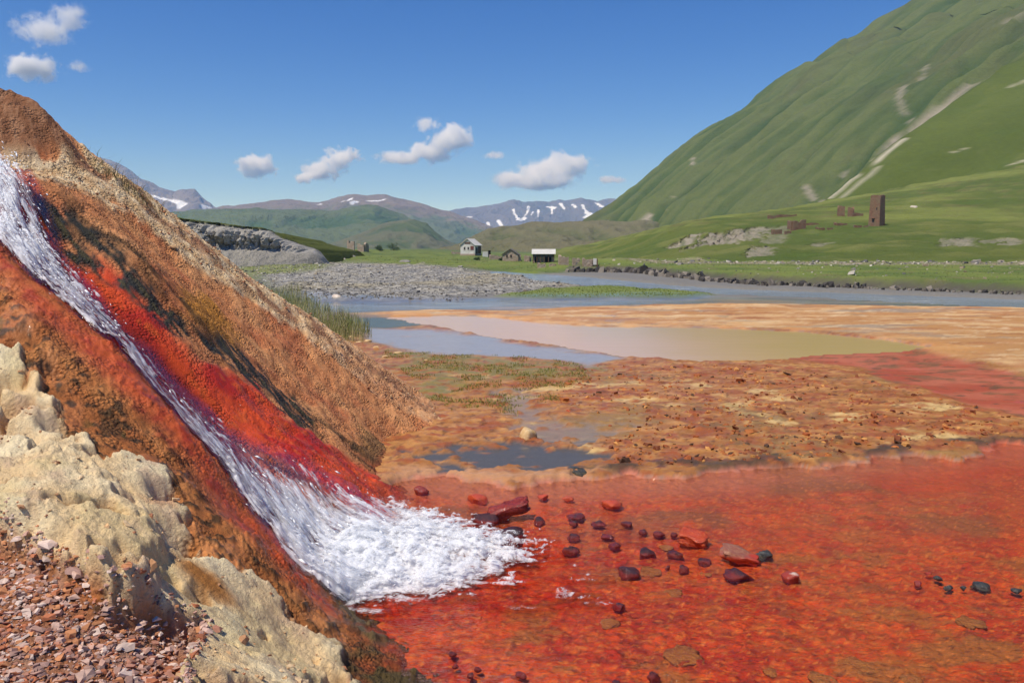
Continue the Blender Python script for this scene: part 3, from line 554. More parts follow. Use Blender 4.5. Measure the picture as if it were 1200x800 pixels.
# long green mountain on the right
sky_l = [(648,294,1500),(668,281,1520),(690,266,1540),(715,247,1560),(740,227,1580),(770,203,1600),(800,179,1610),(830,158,1620),(850,146,1620),(868,136,1630),(900,108,1640),(932,93,1650),(944,90,1650),(985,63,1660),(997,61,1650),(1030,36,1660),(1060,15,1660),(1092,-1,1660),(1140,-18,1680),(1200,-32,1700),(1300,-55,1750)]
rows = []
for i, (px, py, d) in enumerate(sky_l):
    p = at(px, py, d); f = i / (len(sky_l) - 1)
    q = p + np.array([380 - 60 * f, -820 + 120 * f, 6 + 8 * f]); m1 = p + np.array([120, -270, 6 - 18 * f]); m2 = p + np.array([235, -540, 3 - 10 * f])
    rows.append([p, m1, m2, q, q + np.array([250, -420, 0])])
def loft_w(rows, nc, per):                     # same for lines already in metres
    R = []
    for r in rows:
        P = np.array(r); L = np.concatenate([[0], np.cumsum(np.linalg.norm(np.diff(P, axis=0), axis=1))]); t = np.linspace(0, L[-1], nc)
        R.append(np.stack([np.interp(t, L, P[:, k]) for k in range(3)], 1))
    R = np.array(R); tt = np.linspace(0, len(R) - 1, per); i = np.minimum(tt.astype(int), len(R) - 2); f = (tt - i)[:, None, None]
    G_ = R[i] * (1 - f) + R[i + 1] * f; k = max(3, per // 24) | 1; pad = np.concatenate([np.repeat(G_[:1], k // 2, 0), G_, np.repeat(G_[-1:], k // 2, 0)])
    return (sum(pad[q:q + per] for q in range(k)) / k).reshape(-1, 3)      # smoothed between the traced lines
NCm, NRm = 310, 320
for r in rows:                                   # the spur turns away from the valley behind its crest
    p = r[0]; r[:0] = [p + np.array([500, 900, -.55 * p[2] - 40]), p + np.array([160, 260, -.12 * p[2]])]
V = loft_w(rows, NCm, NRm); N = normals(V, NRm, NCm)
s = np.tile(np.arange(NCm), NRm) / (NCm - 1); v = np.repeat(np.arange(NRm), NCm) / (NRm - 1)
Lr = s * 2900
gu = fbm(Lr + 60 * fbm(Lr, v * 900, 400, 3, 2.), v * 150, 120, 5, 21., ridge=True, gain=.55); gb = fbm(Lr, v * 900, 380, 4, 25.); gs = fbm(Lr, v * 500, 40, 4, 27.)
gu2 = fbm(Lr + 30 * gb, v * 120, 52, 5, 29., ridge=True, gain=.6); gw = fbm(Lr + 15 * gb, v * 140, 18, 4, 30., gain=.6)
am = sstep(.28, .50, s) * sstep(0, .12, v)
V += N * ((26 * gu * am + 22 * gb * am + 10 * gu2 * (.12 + .88 * am) + 3 * gs * (.3 + .7 * am)) * sstep(0, .05, v))[:, None]
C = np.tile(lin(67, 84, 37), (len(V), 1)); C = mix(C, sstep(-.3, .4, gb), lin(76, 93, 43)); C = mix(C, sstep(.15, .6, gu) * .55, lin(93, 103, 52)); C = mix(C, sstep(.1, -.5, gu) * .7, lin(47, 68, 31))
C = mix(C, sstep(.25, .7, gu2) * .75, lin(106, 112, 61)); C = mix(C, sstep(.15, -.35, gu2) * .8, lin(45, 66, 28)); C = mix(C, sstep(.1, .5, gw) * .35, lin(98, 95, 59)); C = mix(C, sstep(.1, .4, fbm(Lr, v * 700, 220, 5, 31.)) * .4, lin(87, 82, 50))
C = mix(C, sstep(.55, 1., v) * sstep(.0, .35, fbm(Lr, v * 600, 130, 5, 33.)) * .6, lin(91, 84, 59))
for pts, w, a in (([(1168,82),(1140,100),(1110,120),(1075,148),(1050,165)], 7, .8), ([(1050,165),(1025,185),(1000,205),(965,235)], 3.0, .9), ([(1058,100),(1052,118),(1066,140),(1078,160)], 7, .55), ([(1085,75),(1080,92)], 5, .5), ([(990,205),(1012,190)], 8, .5), ([(945,218),(955,232)], 5, .7), ([(750,262),(762,250)], 7, .6), ([(778,244),(790,230)], 5, .5), ([(808,190),(814,184)], 6, .9), ([(755,262),(762,252)], 6, .9), ([(1180,22),(1196,14)], 14, .4), ([(700,268),(712,258)], 8, .6)):
    L_ = pick(V, pts); d_, _ = pdist(L_, V[:, 0], V[:, 1], V[:, 2]); C = mix(C, sstep(1, .3, d_ / w + 1.3 * gs + .5 * gw) * a, lin(164, 152, 134))
hill('green_mountain', V, NRm, NCm, C, hill_m, 'steep green mountain with grassy ribs and pale scree')

# lighter spur in front of it, right of the scree gully
sp = [(905,262,505),(930,256,510),(965,238,520),(1000,210,545),(1030,186,570),(1060,162,600),(1100,134,640),(1135,110,670),(1172,84,700),(1200,66,730),(1250,30,780),(1320,-10,850)]
rows = []
for px, py, d in sp:
    p = at(px, py, d); rows.append([p + np.array([180, 240, -.6 * p[2] - 5]), p + np.array([40, 50, -.12 * p[2]]), p, p + np.array([90, -70, 2]), p + np.array([260, -150, -2 - .03 * p[2]]), p + np.array([600, -200, -10])])
NCs, NRs = 220, 180; V = loft_w(rows, NCs, NRs); N = normals(V, NRs, NCs); s = np.tile(np.arange(NCs), NRs) / (NCs - 1); v = np.repeat(np.arange(NRs), NCs) / (NRs - 1); Lr = s * 1100
gu = fbm(Lr + 20 * fbm(Lr, v * 300, 100, 3, 2.), v * 120, 70, 4, 41., ridge=True); gs = fbm(Lr, v * 300, 18, 4, 43.); gb = fbm(Lr, v * 300, 130, 4, 45.); gst = fbm(Lr * .6, v * 420, 26, 4, 46.)
am = sstep(.26, .36, s); V += N * ((5 * gu + 6 * gb) * am + 1.0 * gs + .8 * gst)[:, None]
C = np.tile(lin(84, 95, 39), (len(V), 1)); C = mix(C, sstep(-.3, .4, gb), lin(94, 104, 46)); C = mix(C, sstep(.1, .5, gst) * .5, lin(80, 95, 38)); C = mix(C, sstep(.2, .6, gs) * .3, lin(120, 121, 69))
for pts, w, a in (([(1060,160),(1030,184),(1000,208),(972,232)], 2.5, .85), ([(1120,178),(1130,173)], 2, .5), ([(1185,100),(1200,92)], 3, .4), ([(1186,190),(1198,186)], 3, .7), ([(1030,196),(985,232)], 1.6, .5)):
    L_ = pick(V, pts); d_, _ = pdist(L_, V[:, 0], V[:, 1], V[:, 2]); C = mix(C, sstep(1, .3, d_ / w + .7 * gs) * a, lin(190, 180, 156))
hill('grassy_spur', V, NRs, NCs, C, near_m, 'lighter green grassy spur right of the scree gully')

# ranges closing the valley, from near to far
def range_(name, ridge, foot, nc, nrr, amp, cols, label, scl, snow=None, mat=rock_m, top_col=None, snow_pts=()):
    rows = [foot, [((a[0] + b[0]) / 2, a[1] * .45 + b[1] * .55, (a[2] + b[2]) / 2) for a, b in zip(foot, ridge)], ridge]
    V, nr, s, v = loft(rows, nc, [nrr // 2, nrr // 2, 14], (0, .15, -.9)); N = normals(V, nr, nc); vv = np.clip(v * nr / (nrr * 1.0), 0, 1.2)
    P0 = at(*ridge[0]); P1 = at(*ridge[-1]); Lr = s * np.linalg.norm(P1 - P0); h = v * scl * 6
    gu = fbm(Lr + .6 * scl * fbm(Lr, h, scl * 2, 3, 2.), h * .35, scl, 5, len(name) * 3.3, ridge=True, gain=.55); gb = fbm(Lr, h, scl * 2.5, 4, len(name) * 5.1); gs = fbm(Lr, h, scl * .25, 5, len(name) * 7.7)
    am = sstep(0, .25, vv) * (1 - .6 * sstep(.8, 1.0, vv)); V += N * ((amp * gu + amp * .9 * gb) * am + amp * .18 * gs)[:, None]
    C = np.tile(lin(*cols[0]), (len(V), 1)); C = mix(C, sstep(-.3, .3, gb), lin(*cols[1])); C = mix(C, sstep(.1, .6, gu + .4 * gs) * .55, lin(*cols[2]))
    if top_col: C = mix(C, sstep(top_col[3], top_col[3] + .3, vv + .25 * gs + .15 * gu), lin(*top_col[:3]))
    for pts, w, a in snow_pts:
        L_ = pick(V, pts); d_, _ = pdist(L_, V[:, 0], V[:, 1], V[:, 2]); C = mix(C, sstep(1, .55, d_ / w + .55 * gs + .25 * gu) * a, (.82, .84, .88))
    if snow: C = mix(C, sstep(snow, snow + .1, vv * .6 - .5 * gu + .25 * gs) * .9, (.82, .84, .88))
    return hill(name, V, nr, nc, C, mat, label)
range_('brown_foothill', [(520,296,1150),(545,286,1200),(572,270,1250),(600,266,1280),(640,264,1300),(680,264,1320),(740,262,1340),(800,262,1350)], [(505,300,900),(540,300,880),(570,300,860),(600,300,860),(640,300,860),(680,300,860),(740,300,860),(800,300,860)], 200, 80, 12, ((92, 98, 58), (104, 104, 68), (128, 118, 90)), 'brownish green foothill behind the village', 120, mat=hill_m)
range_('dark_shoulder', [(330,296,2300),(400,285,2300),(450,262,2350),(485,258,2350),(500,262,2300),(520,280,2250),(548,300,2200)], [(330,300,1700),(400,300,1700),(450,300,1700),(485,300,1700),(500,300,1750),(520,301,1800),(548,303,1850)], 160, 80, 14, ((78, 92, 54), (88, 98, 60), (120, 112, 88)), 'dark green shoulder running down behind the bushes', 160, mat=hill_m)
range_('green_range', [(60,262,3300),(180,252,3300),(230,249,3300),(300,245.5,3300),(345,247,3300),(385,248,3350),(415,243,3350),(440,242,3350),(470,253,3400),(500,271,3400),(525,285,3400),(560,298,3400)], [(60,300,2450),(180,300,2450),(230,300,2450),(300,300,2450),(345,300,2450),(385,300,2450),(415,300,2450),(440,300,2450),(470,300,2500),(500,300,2500),(525,300,2500),(560,301,2600)], 260, 100, 30, ((76, 96, 56), (86, 104, 62), (112, 116, 84)), 'hazy green mountain filling the left valley side', 300)
range_('grey_topped_range', [(150,262,5200),(232,249,5200),(265,243,5200),(300,240,5200),(330,236,5300),(352,235,5300),(375,236,5300),(398,231,5300),(415,229,5300),(430,232,5300),(450,230,5300),(462,233,5300),(490,240,5300),(530,250,5300),(560,261,5200),(590,274,5100),(620,290,5000)], [(150,300,4000)] + [(p_, 300, 4000) for p_ in (232,265,300,330,352,375,398,415,430,450,462,490,530,560,590)] + [(620, 300, 4200)], 320, 110, 45, ((80, 98, 64), (88, 104, 70), (108, 112, 84)), 'long grey topped ridge with small snow patches', 420, top_col=(128, 116, 104, .62),
       snow_pts=[([(402,233),(409,231)], 26, 1.), ([(414,236),(418,233)], 20, 1.), ([(431,232),(441,233),(450,231)], 16, 1.), ([(371,234),(375,234)], 14, 1.)])
range_('snow_peak', [(40,165,7000),(90,180,7000),(128,190,7000),(148,198,7000),(165,210,7000),(185,220,7000),(205,226,7000),(215,222,7000),(228,222,7000),(236,231,7000),(248,243,7000),(262,246,6900),(300,250,6800)], [(p_, 298, 5600) for p_ in (40,90,128,148,165,185,205,215,228,236,248,262,300)], 240, 110, 60, ((112, 106, 104), (124, 116, 110), (140, 130, 122)), 'grey rocky peak with snowfields above the mound', 420,
       snow_pts=[([(180,228),(198,231),(214,237)], 62, 1.), ([(130,193),(146,212)], 22, .9), ([(240,241),(250,243)], 34, 1.), ([(192,232),(210,236)], 30, 1.)])
range_('snow_range', [(500,254,8600),(525,248,8600),(545,244,8600),(560,244,8600),(575,242,8600),(590,239,8600),(602,235,8600),(612,237,8600),(630,236,8600),(645,238,8600),(655,235,8600),(668,236,8600),(682,233,8600),(690,234,8600),(700,237,8600),(708,234,8600),(720,235,8600),(760,238,8600)], [(p_, 296, 7200) for p_ in (500,525,545,560,575,590,602,612,630,645,655,668,682,690,700,708,720,760)], 380, 140, 60, ((96, 98, 104), (108, 106, 110), (120, 114, 114)), 'distant blue mountain range streaked with snow', 420,
       snow_pts=[([(601,243),(604,248),(609,255)], 26, 1.), ([(620,239),(617,246),(611,254)], 22, 1.), ([(608,255),(616,253)], 34, 1.), ([(570,259),(574,263)], 22, 1.), ([(583,256),(587,263)], 26, 1.), ([(546,252),(552,252)], 20, 1.), ([(632,243),(632,252)], 18, 1.), ([(641,240),(650,241)], 26, 1.), ([(656,236),(662,242)], 26, 1.), ([(668,238),(672,242)], 22, 1.), ([(683,238),(690,249)], 28, 1.), ([(686,252),(694,248)], 40, 1.), ([(700,236),(706,240)], 26, 1.), ([(645,243),(648,248)], 16, 1.), ([(626,246),(624,250)], 14, 1.)])
# grey earth bluff at the left, behind the mound's crest
rows = [[(150,316,96),(215,312,98),(260,309,100),(300,305,103),(340,302,108),(372,300,114),(410,299,122)], [(150,285,101),(215,292,103),(260,292,105),(300,294,108),(340,296.5,113),(372,297,119),(410,297.5,128)],
        [(150,246,104),(215,259,106),(250,263,108),(290,268,111),(308,269,113),(330,280,117),(350,287,121),(372,293,128),(410,296,140)], [(150,244,130),(215,258,132),(250,262,134),(290,267,140),(308,268.5,142),(330,279.5,146),(350,286.5,150),(372,292.5,158),(410,295.5,172)]]
NCb = 360; V, nr, s, v = loft(rows, NCb, [30, 60, 16, 8], (0, .3, -.3)); V[:, 2] -= 1.2 * sstep(26, 0, np.repeat(np.arange(nr), NCb)); x, y = V[:, 0], V[:, 1]; rv_ = np.floor(v * (nr - 1))
g1 = fbm(x * 1.2, V[:, 2] * .7, 3.2, 5, 3., ridge=True); g2 = fbm(x, V[:, 2] * 2, 1.2, 4, 6.); face = sstep(12, 34, rv_) * sstep(94, 86, rv_); fallen = sstep(6, 14, rv_)
g3 = fbm(x * 2, V[:, 2] * .8, 1.1, 4, 8., ridge=True); V[:, 1] += face * (3.0 * g1 + 1.2 * g3 + .6 * g2); V[:, 2] += .25 * g2 * fallen; V[:, 2] -= 5.0 * sstep(.68, .95, s)
C = np.tile(lin(150, 146, 138), (len(V), 1)); C = mix(C, sstep(-.1, .5, g1), lin(176, 170, 158)); C = mix(C, sstep(0, .4, -g1) * .6, lin(96, 94, 90)); C = mix(C, sstep(.1, .5, g3) * .5, lin(176, 170, 156)); C = mix(C, sstep(.15, .4, fbm(x, V[:, 2], 6, 4, 9.)) * (1 - .4 * face) * .8, lin(116, 120, 70))
C = mix(C, sstep(40, 20, rv_) * .6, lin(140, 134, 120)); C = mix(C, sstep(84, 90, rv_ + 5 * g2), lin(92, 98, 46))
V[:, 2] += sstep(86, 90, rv_) * sstep(98, 92, rv_) * .22
hill('earth_bluff', V, nr, NCb, C, near_m, 'grey eroded earth bluff with dark turf along its top')

# ------------------------------------------------------------------ cascade, foam and spray
def resample(P, n):
    P = np.asarray(P, float); L = np.concatenate([[0], np.cumsum(np.linalg.norm(np.diff(P, axis=0), axis=1))]); t = np.linspace(0, L[-1], n)
    return np.stack([np.interp(t, L, P[:, k]) for k in range(P.shape[1])], 1)
eL = mp((-70,205),(-20,262),(0,284),(50,343),(115,398),(200,473),(258,543),(290,603),(345,663),(420,722))
eR = mp((-70,120),(0,190),(45,205),(85,280),(140,335),(200,388),(245,440),(298,490),(360,530),(430,575),(490,612))
NU, NW = 430, 104
eL = resample(eL, NU); eR = resample(eR, NU)
w_ = np.linspace(-.03, 1.03, NW)[None, :, None]; P = eL[:, None, :] * (1 - w_) + eR[:, None, :] * w_; P = P.reshape(-1, 3)
u = np.repeat(np.linspace(0, 1, NU), NW); w = np.tile(w_.ravel(), NU); flow_len = np.linalg.norm(np.diff((eL + eR) / 2, axis=0), axis=1).sum(); fu = u * flow_len
wid = np.repeat(np.linalg.norm(eR - eL, axis=1), NW); fw = w * wid
t1 = fbm(fu * .35, fw + .25 * fbm(fu, fw, .4, 3, 3.), .13, 4, 5.); t2 = fbm(fu * .16, fw + .06 * fbm(fu, fw, .3, 2, 4.), .05, 4, 9., gain=.6); t3 = fbm(fu, fw, .5, 3, 13.)
bedz = np.maximum(mound_surf(P[:, 0], P[:, 1]), -.02)
def bell(c, s_): return np.exp(-((u - c) / s_) ** 2)
right_edge = np.interp(u, [0, .1, .22, .34, .42, .50, .56, .62, .70, .80, .90, 1.0], [.80, .74, .72, .66, .60, .46, .28, .20, .30, .46, .60, .85])
soft = np.interp(u, [0, .5, .7, 1], [.16, .16, .30, .40])
core = sstep(soft, -soft * .7, w - right_edge + .22 * t1 + .10 * t3 + .12 * t2) * sstep(-.02, .08, w + .04 * t2)
foam_a = core * (.60 + .55 * t1 + .45 * t3 + .75 * t2 + .30 * sstep(.74, .95, u)) + .25 * core * bell(.12, .16)
splash = sstep(.22, .40, t1 + .5 * t2) * sstep(1.0, .75, w) * .7 * np.maximum(bell(.46, .05), bell(.70, .08)); foam_a = np.clip(np.maximum(foam_a, splash), 0, 1.15)
body = sstep(0, .25, w) * sstep(1, .75, w)
P[:, 2] = bedz + .018 + .05 * body + np.clip(core, 0, 1) * (.05 + .035 * t1 + .03 * t3)
edge_fade = sstep(-.03, .04, w) * sstep(1.03, .93, w) * np.maximum(sstep(.32, .12, w - right_edge + .12 * t3), sstep(.40, .50, u) * sstep(.70, .5, w + .15 * t3)) * sstep(1.0, .96, u)
def cascade_mat():
    m, nt, b = new_mat('white_water'); out = nt.nodes['Material Output']; p = pos(nt)
    uv = nd(nt, 'ShaderNodeUVMap', uv_map='UVMap').outputs[0]
    mp_ = nd(nt, 'ShaderNodeMapping'); mp_.inputs['Scale'].default_value = (6, 34, 1); nt.links.new(uv, mp_.inputs[0]); n1 = noise_n(nt, 1.0, 6, .62, mp_.outputs[0], .8)
    mp2 = nd(nt, 'ShaderNodeMapping'); mp2.inputs['Scale'].default_value = (16, 110, 1); nt.links.new(uv, mp2.inputs[0]); n2 = noise_n(nt, 1.0, 4, .6, mp2.outputs[0])
    f = attr(nt, 'foam').outputs['Fac']
    a = math_n(nt, 'ADD', f, math_n(nt, 'MULTIPLY', math_n(nt, 'MULTIPLY', f, 2.2, True), math_n(nt, 'ADD', math_n(nt, 'MULTIPLY', math_n(nt, 'SUBTRACT', n1, .5), 1.3), math_n(nt, 'MULTIPLY', math_n(nt, 'SUBTRACT', n2, .5), .9))))
    fa = ramp(nt, a, [(.36, 0.), (.54, .55), (.80, .98)])
    b.inputs['Base Color'].default_value = (.94, .95, .96, 1); b.inputs['Roughness'].default_value = .6; b.inputs['Subsurface Weight'].default_value = .0
    bp = nd(nt, 'ShaderNodeBump'); bp.inputs['Strength'].default_value = .22; bp.inputs['Distance'].default_value = .01; nt.links.new(math_n(nt, 'ADD', n1, math_n(nt, 'MULTIPLY', n2, .5)), bp.inputs['Height']); nt.links.new(bp.outputs[0], b.inputs['Normal'])
    tl = nd(nt, 'ShaderNodeBsdfTranslucent'); tl.inputs[0].default_value = (.85, .88, .92, 1)
    fm = nd(nt, 'ShaderNodeMixShader'); fm.inputs[0].default_value = .35; nt.links.new(b.outputs[0], fm.inputs[1]); nt.links.new(tl.outputs[0], fm.inputs[2])
    fr = nd(nt, 'ShaderNodeFresnel'); fr.inputs['IOR'].default_value = 1.33; bp2 = nd(nt, 'ShaderNodeBump'); bp2.inputs['Strength'].default_value = .5; bp2.inputs['Distance'].default_value = .01; nt.links.new(n1, bp2.inputs['Height']); nt.links.new(bp2.outputs[0], fr.inputs['Normal'])
    tr = nd(nt, 'ShaderNodeBsdfTransparent'); tf = attr(nt, 'film').outputs['Fac']; nt.links.new(mixc(nt, tf, (1, 1, 1), (.94, .66, .56)), tr.inputs[0]); gl = nd(nt, 'ShaderNodeBsdfGlossy'); gl.inputs['Roughness'].default_value = .08; nt.links.new(bp2.outputs[0], gl.inputs['Normal'])
    wt = nd(nt, 'ShaderNodeMixShader'); nt.links.new(math_n(nt, 'MULTIPLY', fr.outputs[0], math_n(nt, 'MULTIPLY', attr(nt, 'film').outputs['Fac'], .22)), wt.inputs[0]); nt.links.new(tr.outputs[0], wt.inputs[1]); nt.links.new(gl.outputs[0], wt.inputs[2])
    ed = attr(nt, 'edge').outputs['Fac']; tr2 = nd(nt, 'ShaderNodeBsdfTransparent')
    mx = nd(nt, 'ShaderNodeMixShader'); nt.links.new(fa, mx.inputs[0]); nt.links.new(wt.outputs[0], mx.inputs[1]); nt.links.new(fm.outputs[0], mx.inputs[2])
    ex = nd(nt, 'ShaderNodeMixShader'); nt.links.new(ed, ex.inputs[0]); nt.links.new(tr2.outputs[0], ex.inputs[1]); nt.links.new(mx.outputs[0], ex.inputs[2])
    nt.links.new(ex.outputs[0], out.inputs[0]); return m
ww_m = cascade_mat()
def water_layers(name, P, Fq, foam_v, edge_v, uvw, lifts, label, kind):   # thin veils of water one above the other
    Vs, Fs, fo_, ed_, fi_, us = [], [], [], [], [], []
    for k, (dz, keep_, off) in enumerate(lifts):
        Q = P.copy(); sp_ = fbm(uvw[:, 0] * .25, uvw[:, 1], .09, 4, 200. + off, gain=.6); Q[:, 2] += dz * (.4 + .9 * np.maximum(0, .5 + sp_))
        Fs.append(Fq + k * len(P)); Vs.append(Q); fo_.append(foam_v if k == 0 else np.clip(foam_v * keep_ + .9 * sp_ * sstep(.15, .4, foam_v), 0, 1)); ed_.append(edge_v); fi_.append(np.full(len(P), 1.0 if k == 0 else 0.0)); us.append(uvw + off * 1.7)
    o = link(name, mesh_np(name, np.concatenate(Vs), np.concatenate(Fs), True, dict(foam=np.concatenate(fo_), edge=np.concatenate(ed_), film=np.concatenate(fi_)), np.concatenate(us)), ww_m); tag(o, label, None, None, kind); return o
water_layers('cascade', P, grid_faces(NU, NW), foam_a, edge_fade, np.stack([fu, fw], 1), [(0, 1, 0), (.045, .55, 3), (.09, .40, 7)], 'white water rushing down the red chute into the pool', 'structure')
# churned foam where it lands
fp = np.array(gp((340,640),(380,590),(470,592),(520,600),(565,612),(610,622),(652,634),(662,650),(640,668),(610,690),(560,702),(500,708),(445,726),(370,715)))
NX, NY = 220, 160; xs, ys = np.meshgrid(np.linspace(-1.95, .75, NX), np.linspace(4.95, 7.5, NY)); xs = xs.ravel(); ys = ys.ravel()
q1 = fbm(xs * .6, ys * 1.2, .22, 4, 3.); q2 = fbm(xs * .65 + .2 * fbm(xs, ys, .3, 2, 8.), ys, .08, 5, 7., gain=.6); q3 = fbm(xs * .5 + ys * .2, ys * 1.4, .5, 3, 11.)
c0 = flat(430, 655); c1 = flat(540, 652)
dl, fl = pdist(np.array([c0, c1, flat(630, 648)]), xs, ys)
sdf = sdist(fp, xs, ys)
fo = sstep(-.08, .38, sdf + .20 * q3 + .14 * q1) * (1.15 - .62 * fl) + (.6 * q1 + .95 * q2) * sstep(-.1, .12, sdf) * (.25 + 1.0 * fl)
bit = np.exp(-(((xs - flat(668, 699)[0]) / .16) ** 2 + ((ys - flat(668, 699)[1]) / .07) ** 2)); fo = np.maximum(fo, bit * (.42 + q2))
for b_ in ((685, 680), (610, 712), (700, 708)): bb = flat(*b_); fo = np.maximum(fo, .4 * np.exp(-(((xs - bb[0]) / .2) ** 2 + ((ys - bb[1]) / .05) ** 2)) * (1 + q2))
fo = np.clip(fo, 0, 1.15)
zz = .006 + np.clip(fo, 0, 1) * (.015 + .17 * np.exp(-(dl / .40) ** 2) * (1 - .8 * fl)) * (.8 + .4 * q1) + .008 * q1
k_ = fo > .04; Fq = grid_faces(NY, NX); Fq = Fq[k_[Fq].any(1)]; u_ = np.zeros(len(xs), bool); u_[Fq.ravel()] = True; ix = np.cumsum(u_) - 1
water_layers('foam', np.stack([xs, ys, zz], 1)[u_], ix[Fq], fo[u_], np.ones(u_.sum()), np.stack([xs * 2.2 + .25 * q1, ys * .45 + .2 * q1], 1)[u_], [(0, 1, 0), (.04, .55, 4), (.085, .40, 9)], 'white foam churning where the cascade meets the red pool', 'stuff')
# spray: droplets thrown off the water, stretched along their flight
def scatter_mesh(name, pts, sizes, mat, dirs=None, stretch=1.0, cols=None, flatz=1.0, seed=0, jitter=.3):
    r_ = np.random.default_rng(seed); an = np.arange(5) * 1.2566; n_ = len(pts)
    if mat is spray_m: oc = np.array([[1,0,0],[-1,0,0],[0,1,0],[0,-1,0],[0,0,1],[0,0,-1]], float); of = np.array([[0,2,4],[2,1,4],[1,3,4],[3,0,4],[2,0,5],[1,2,5],[3,1,5],[0,3,5]])
    else:
        oc = np.concatenate([np.stack([np.cos(an), np.sin(an), an * 0 - .5], 1), np.stack([np.cos(an + .3) * .72, np.sin(an + .3) * .72, an * 0 + .6], 1)]); of = np.array([[5,6,7],[5,7,8],[5,8,9]] + [q for i in range(5) for q in ([i, (i + 1) % 5, 5 + i], [(i + 1) % 5, 5 + (i + 1) % 5, 5 + i])])
    nv_ = len(oc); V = np.repeat(oc[None], n_, 0) * (1 + r_.uniform(-jitter, jitter, (n_, nv_, 1))) + r_.uniform(-jitter, jitter, (n_, nv_, 3)) * .4
    if mat is not spray_m: tl_ = r_.uniform(-.45, .45, (n_, 2)); V[..., 2] += V[..., 0] * tl_[:, :1] + V[..., 1] * tl_[:, 1:]
    a = r_.uniform(0, 6.283, n_); V *= np.stack([np.ones(n_), r_.uniform(.55, 1, n_), np.full(n_, flatz) * r_.uniform(.7, 1.2, n_)], 1)[:, None, :]
    ca, sa = np.cos(a)[:, None], np.sin(a)[:, None]
    if dirs is None: V = np.stack([V[..., 0] * ca - V[..., 1] * sa, V[..., 0] * sa + V[..., 1] * ca, V[..., 2]], 2)
    V *= np.asarray(sizes)[:, None, None]
    if dirs is not None: V += (V @ dirs[:, :, None]) * dirs[:, None, :] * (stretch - 1)
    V = (V + np.asarray(pts)[:, None, :]).reshape(-1, 3); Fc = (of[None] + nv_ * np.arange(n_)[:, None, None]).reshape(-1, 3)
    at_ = dict(Col=np.repeat(cols, nv_, 0)) if cols is not None else None
    o = link(name, mesh_np(name, V, Fc, mat is spray_m, at_), mat); return o
spray_m, nt, b = new_mat('spray_drops'); b.inputs['Base Color'].default_value = (.88, .90, .93, 1); b.inputs['Roughness'].default_value = .25
r_ = np.random.default_rng(5); cand = r_.choice(NU * NW, 60000); pr = foam_a[cand] * (.05 + .9 * np.exp(-((u[cand] - .16) / .14) ** 2) + .25 * np.exp(-((u[cand] - .45) / .06) ** 2) + .3 * sstep(.7, 1, u[cand]))
cand = cand[r_.random(len(cand)) < pr * .26][:2600]
hgt = r_.exponential(.035, len(cand)) * (.5 + 1.2 * np.exp(-((u[cand] - .14) / .15) ** 2)); pts = P[cand] + np.stack([r_.normal(.03, .05, len(cand)), r_.normal(0, .05, len(cand)), hgt + .02], 1)
fd = np.array([.72, -.12, -.62]); fd /= np.linalg.norm(fd); dirs = fd + r_.normal(0, .22, (len(cand), 3)); dirs /= np.linalg.norm(dirs, axis=1, keepdims=True)
cf = r_.choice(np.where((fo > .5) & (dl < .7))[0], 1600); pf = np.stack([xs[cf], ys[cf], zz[cf] + r_.exponential(.03, 1600)], 1) + r_.normal(0, .03, (1600, 3)); df = r_.normal(0, 1, (1600, 3)) + [1.2, 0, .3]; df /= np.linalg.norm(df, axis=1, keepdims=True)
o = scatter_mesh('spray', np.concatenate([pts, pf]), np.concatenate([r_.gamma(2., .0012, len(cand)) + .0008, r_.gamma(2, .0008, 1600) + .0006]), spray_m, np.concatenate([dirs, df]), 4.0, seed=3, jitter=.15)
tag(o, 'white droplets flying off the cascade', None, None, 'stuff')

# ------------------------------------------------------------------ stones
def rock_mat(name, c1, c2, c3, scale, rough, coat, bump=.5, skirt=None):
    m, nt, b = new_mat(name); tc = nd(nt, 'ShaderNodeTexCoord').outputs['Object']; oi = nd(nt, 'ShaderNodeObjectInfo').outputs['Random']
    ad = nd(nt, 'ShaderNodeVectorMath', operation='ADD'); cb = nd(nt, 'ShaderNodeCombineXYZ'); nt.links.new(math_n(nt, 'MULTIPLY', oi, 37.0), cb.inputs[0]); nt.links.new(tc, ad.inputs[0]); nt.links.new(cb.outputs[0], ad.inputs[1])
    n1 = noise_n(nt, scale, 5, .6, ad.outputs[0]); n2 = noise_n(nt, scale * 5, 4, .6, ad.outputs[0])
    col = mixc(nt, ramp(nt, n1, [(.35, 0.), (.65, 1.)]), c1, c2); col = mixc(nt, ramp(nt, n2, [(.45, 0.), (.7, 1.)]), col, c3)
    if skirt:                                    # mineral coating on the sides and near the waterline
        sx = nd(nt, 'ShaderNodeSeparateXYZ'); nt.links.new(pos(nt), sx.inputs[0]); hgt = math_n(nt, 'ADD', sx.outputs[2], math_n(nt, 'MULTIPLY', math_n(nt, 'SUBTRACT', n1, .5), .06))
        col = mixc(nt, ramp(nt, math_n(nt, 'MULTIPLY', hgt, 10), [(skirt[1], 1.), (skirt[1] + .2, 0.)]), col, skirt[0])
    nt.links.new(col, b.inputs['Base Color']); b.inputs['Roughness'].default_value = rough; b.inputs['Coat Weight'].default_value = coat; b.inputs['Coat Roughness'].default_value = .08
    bp = nd(nt, 'ShaderNodeBump'); bp.inputs['Strength'].default_value = bump; bp.inputs['Distance'].default_value = .01; nt.links.new(math_n(nt, 'ADD', n1, n2), bp.inputs['Height']); nt.links.new(bp.outputs[0], b.inputs['Normal']); nt.links.new(bp.outputs[0], b.inputs['Coat Normal']); return m
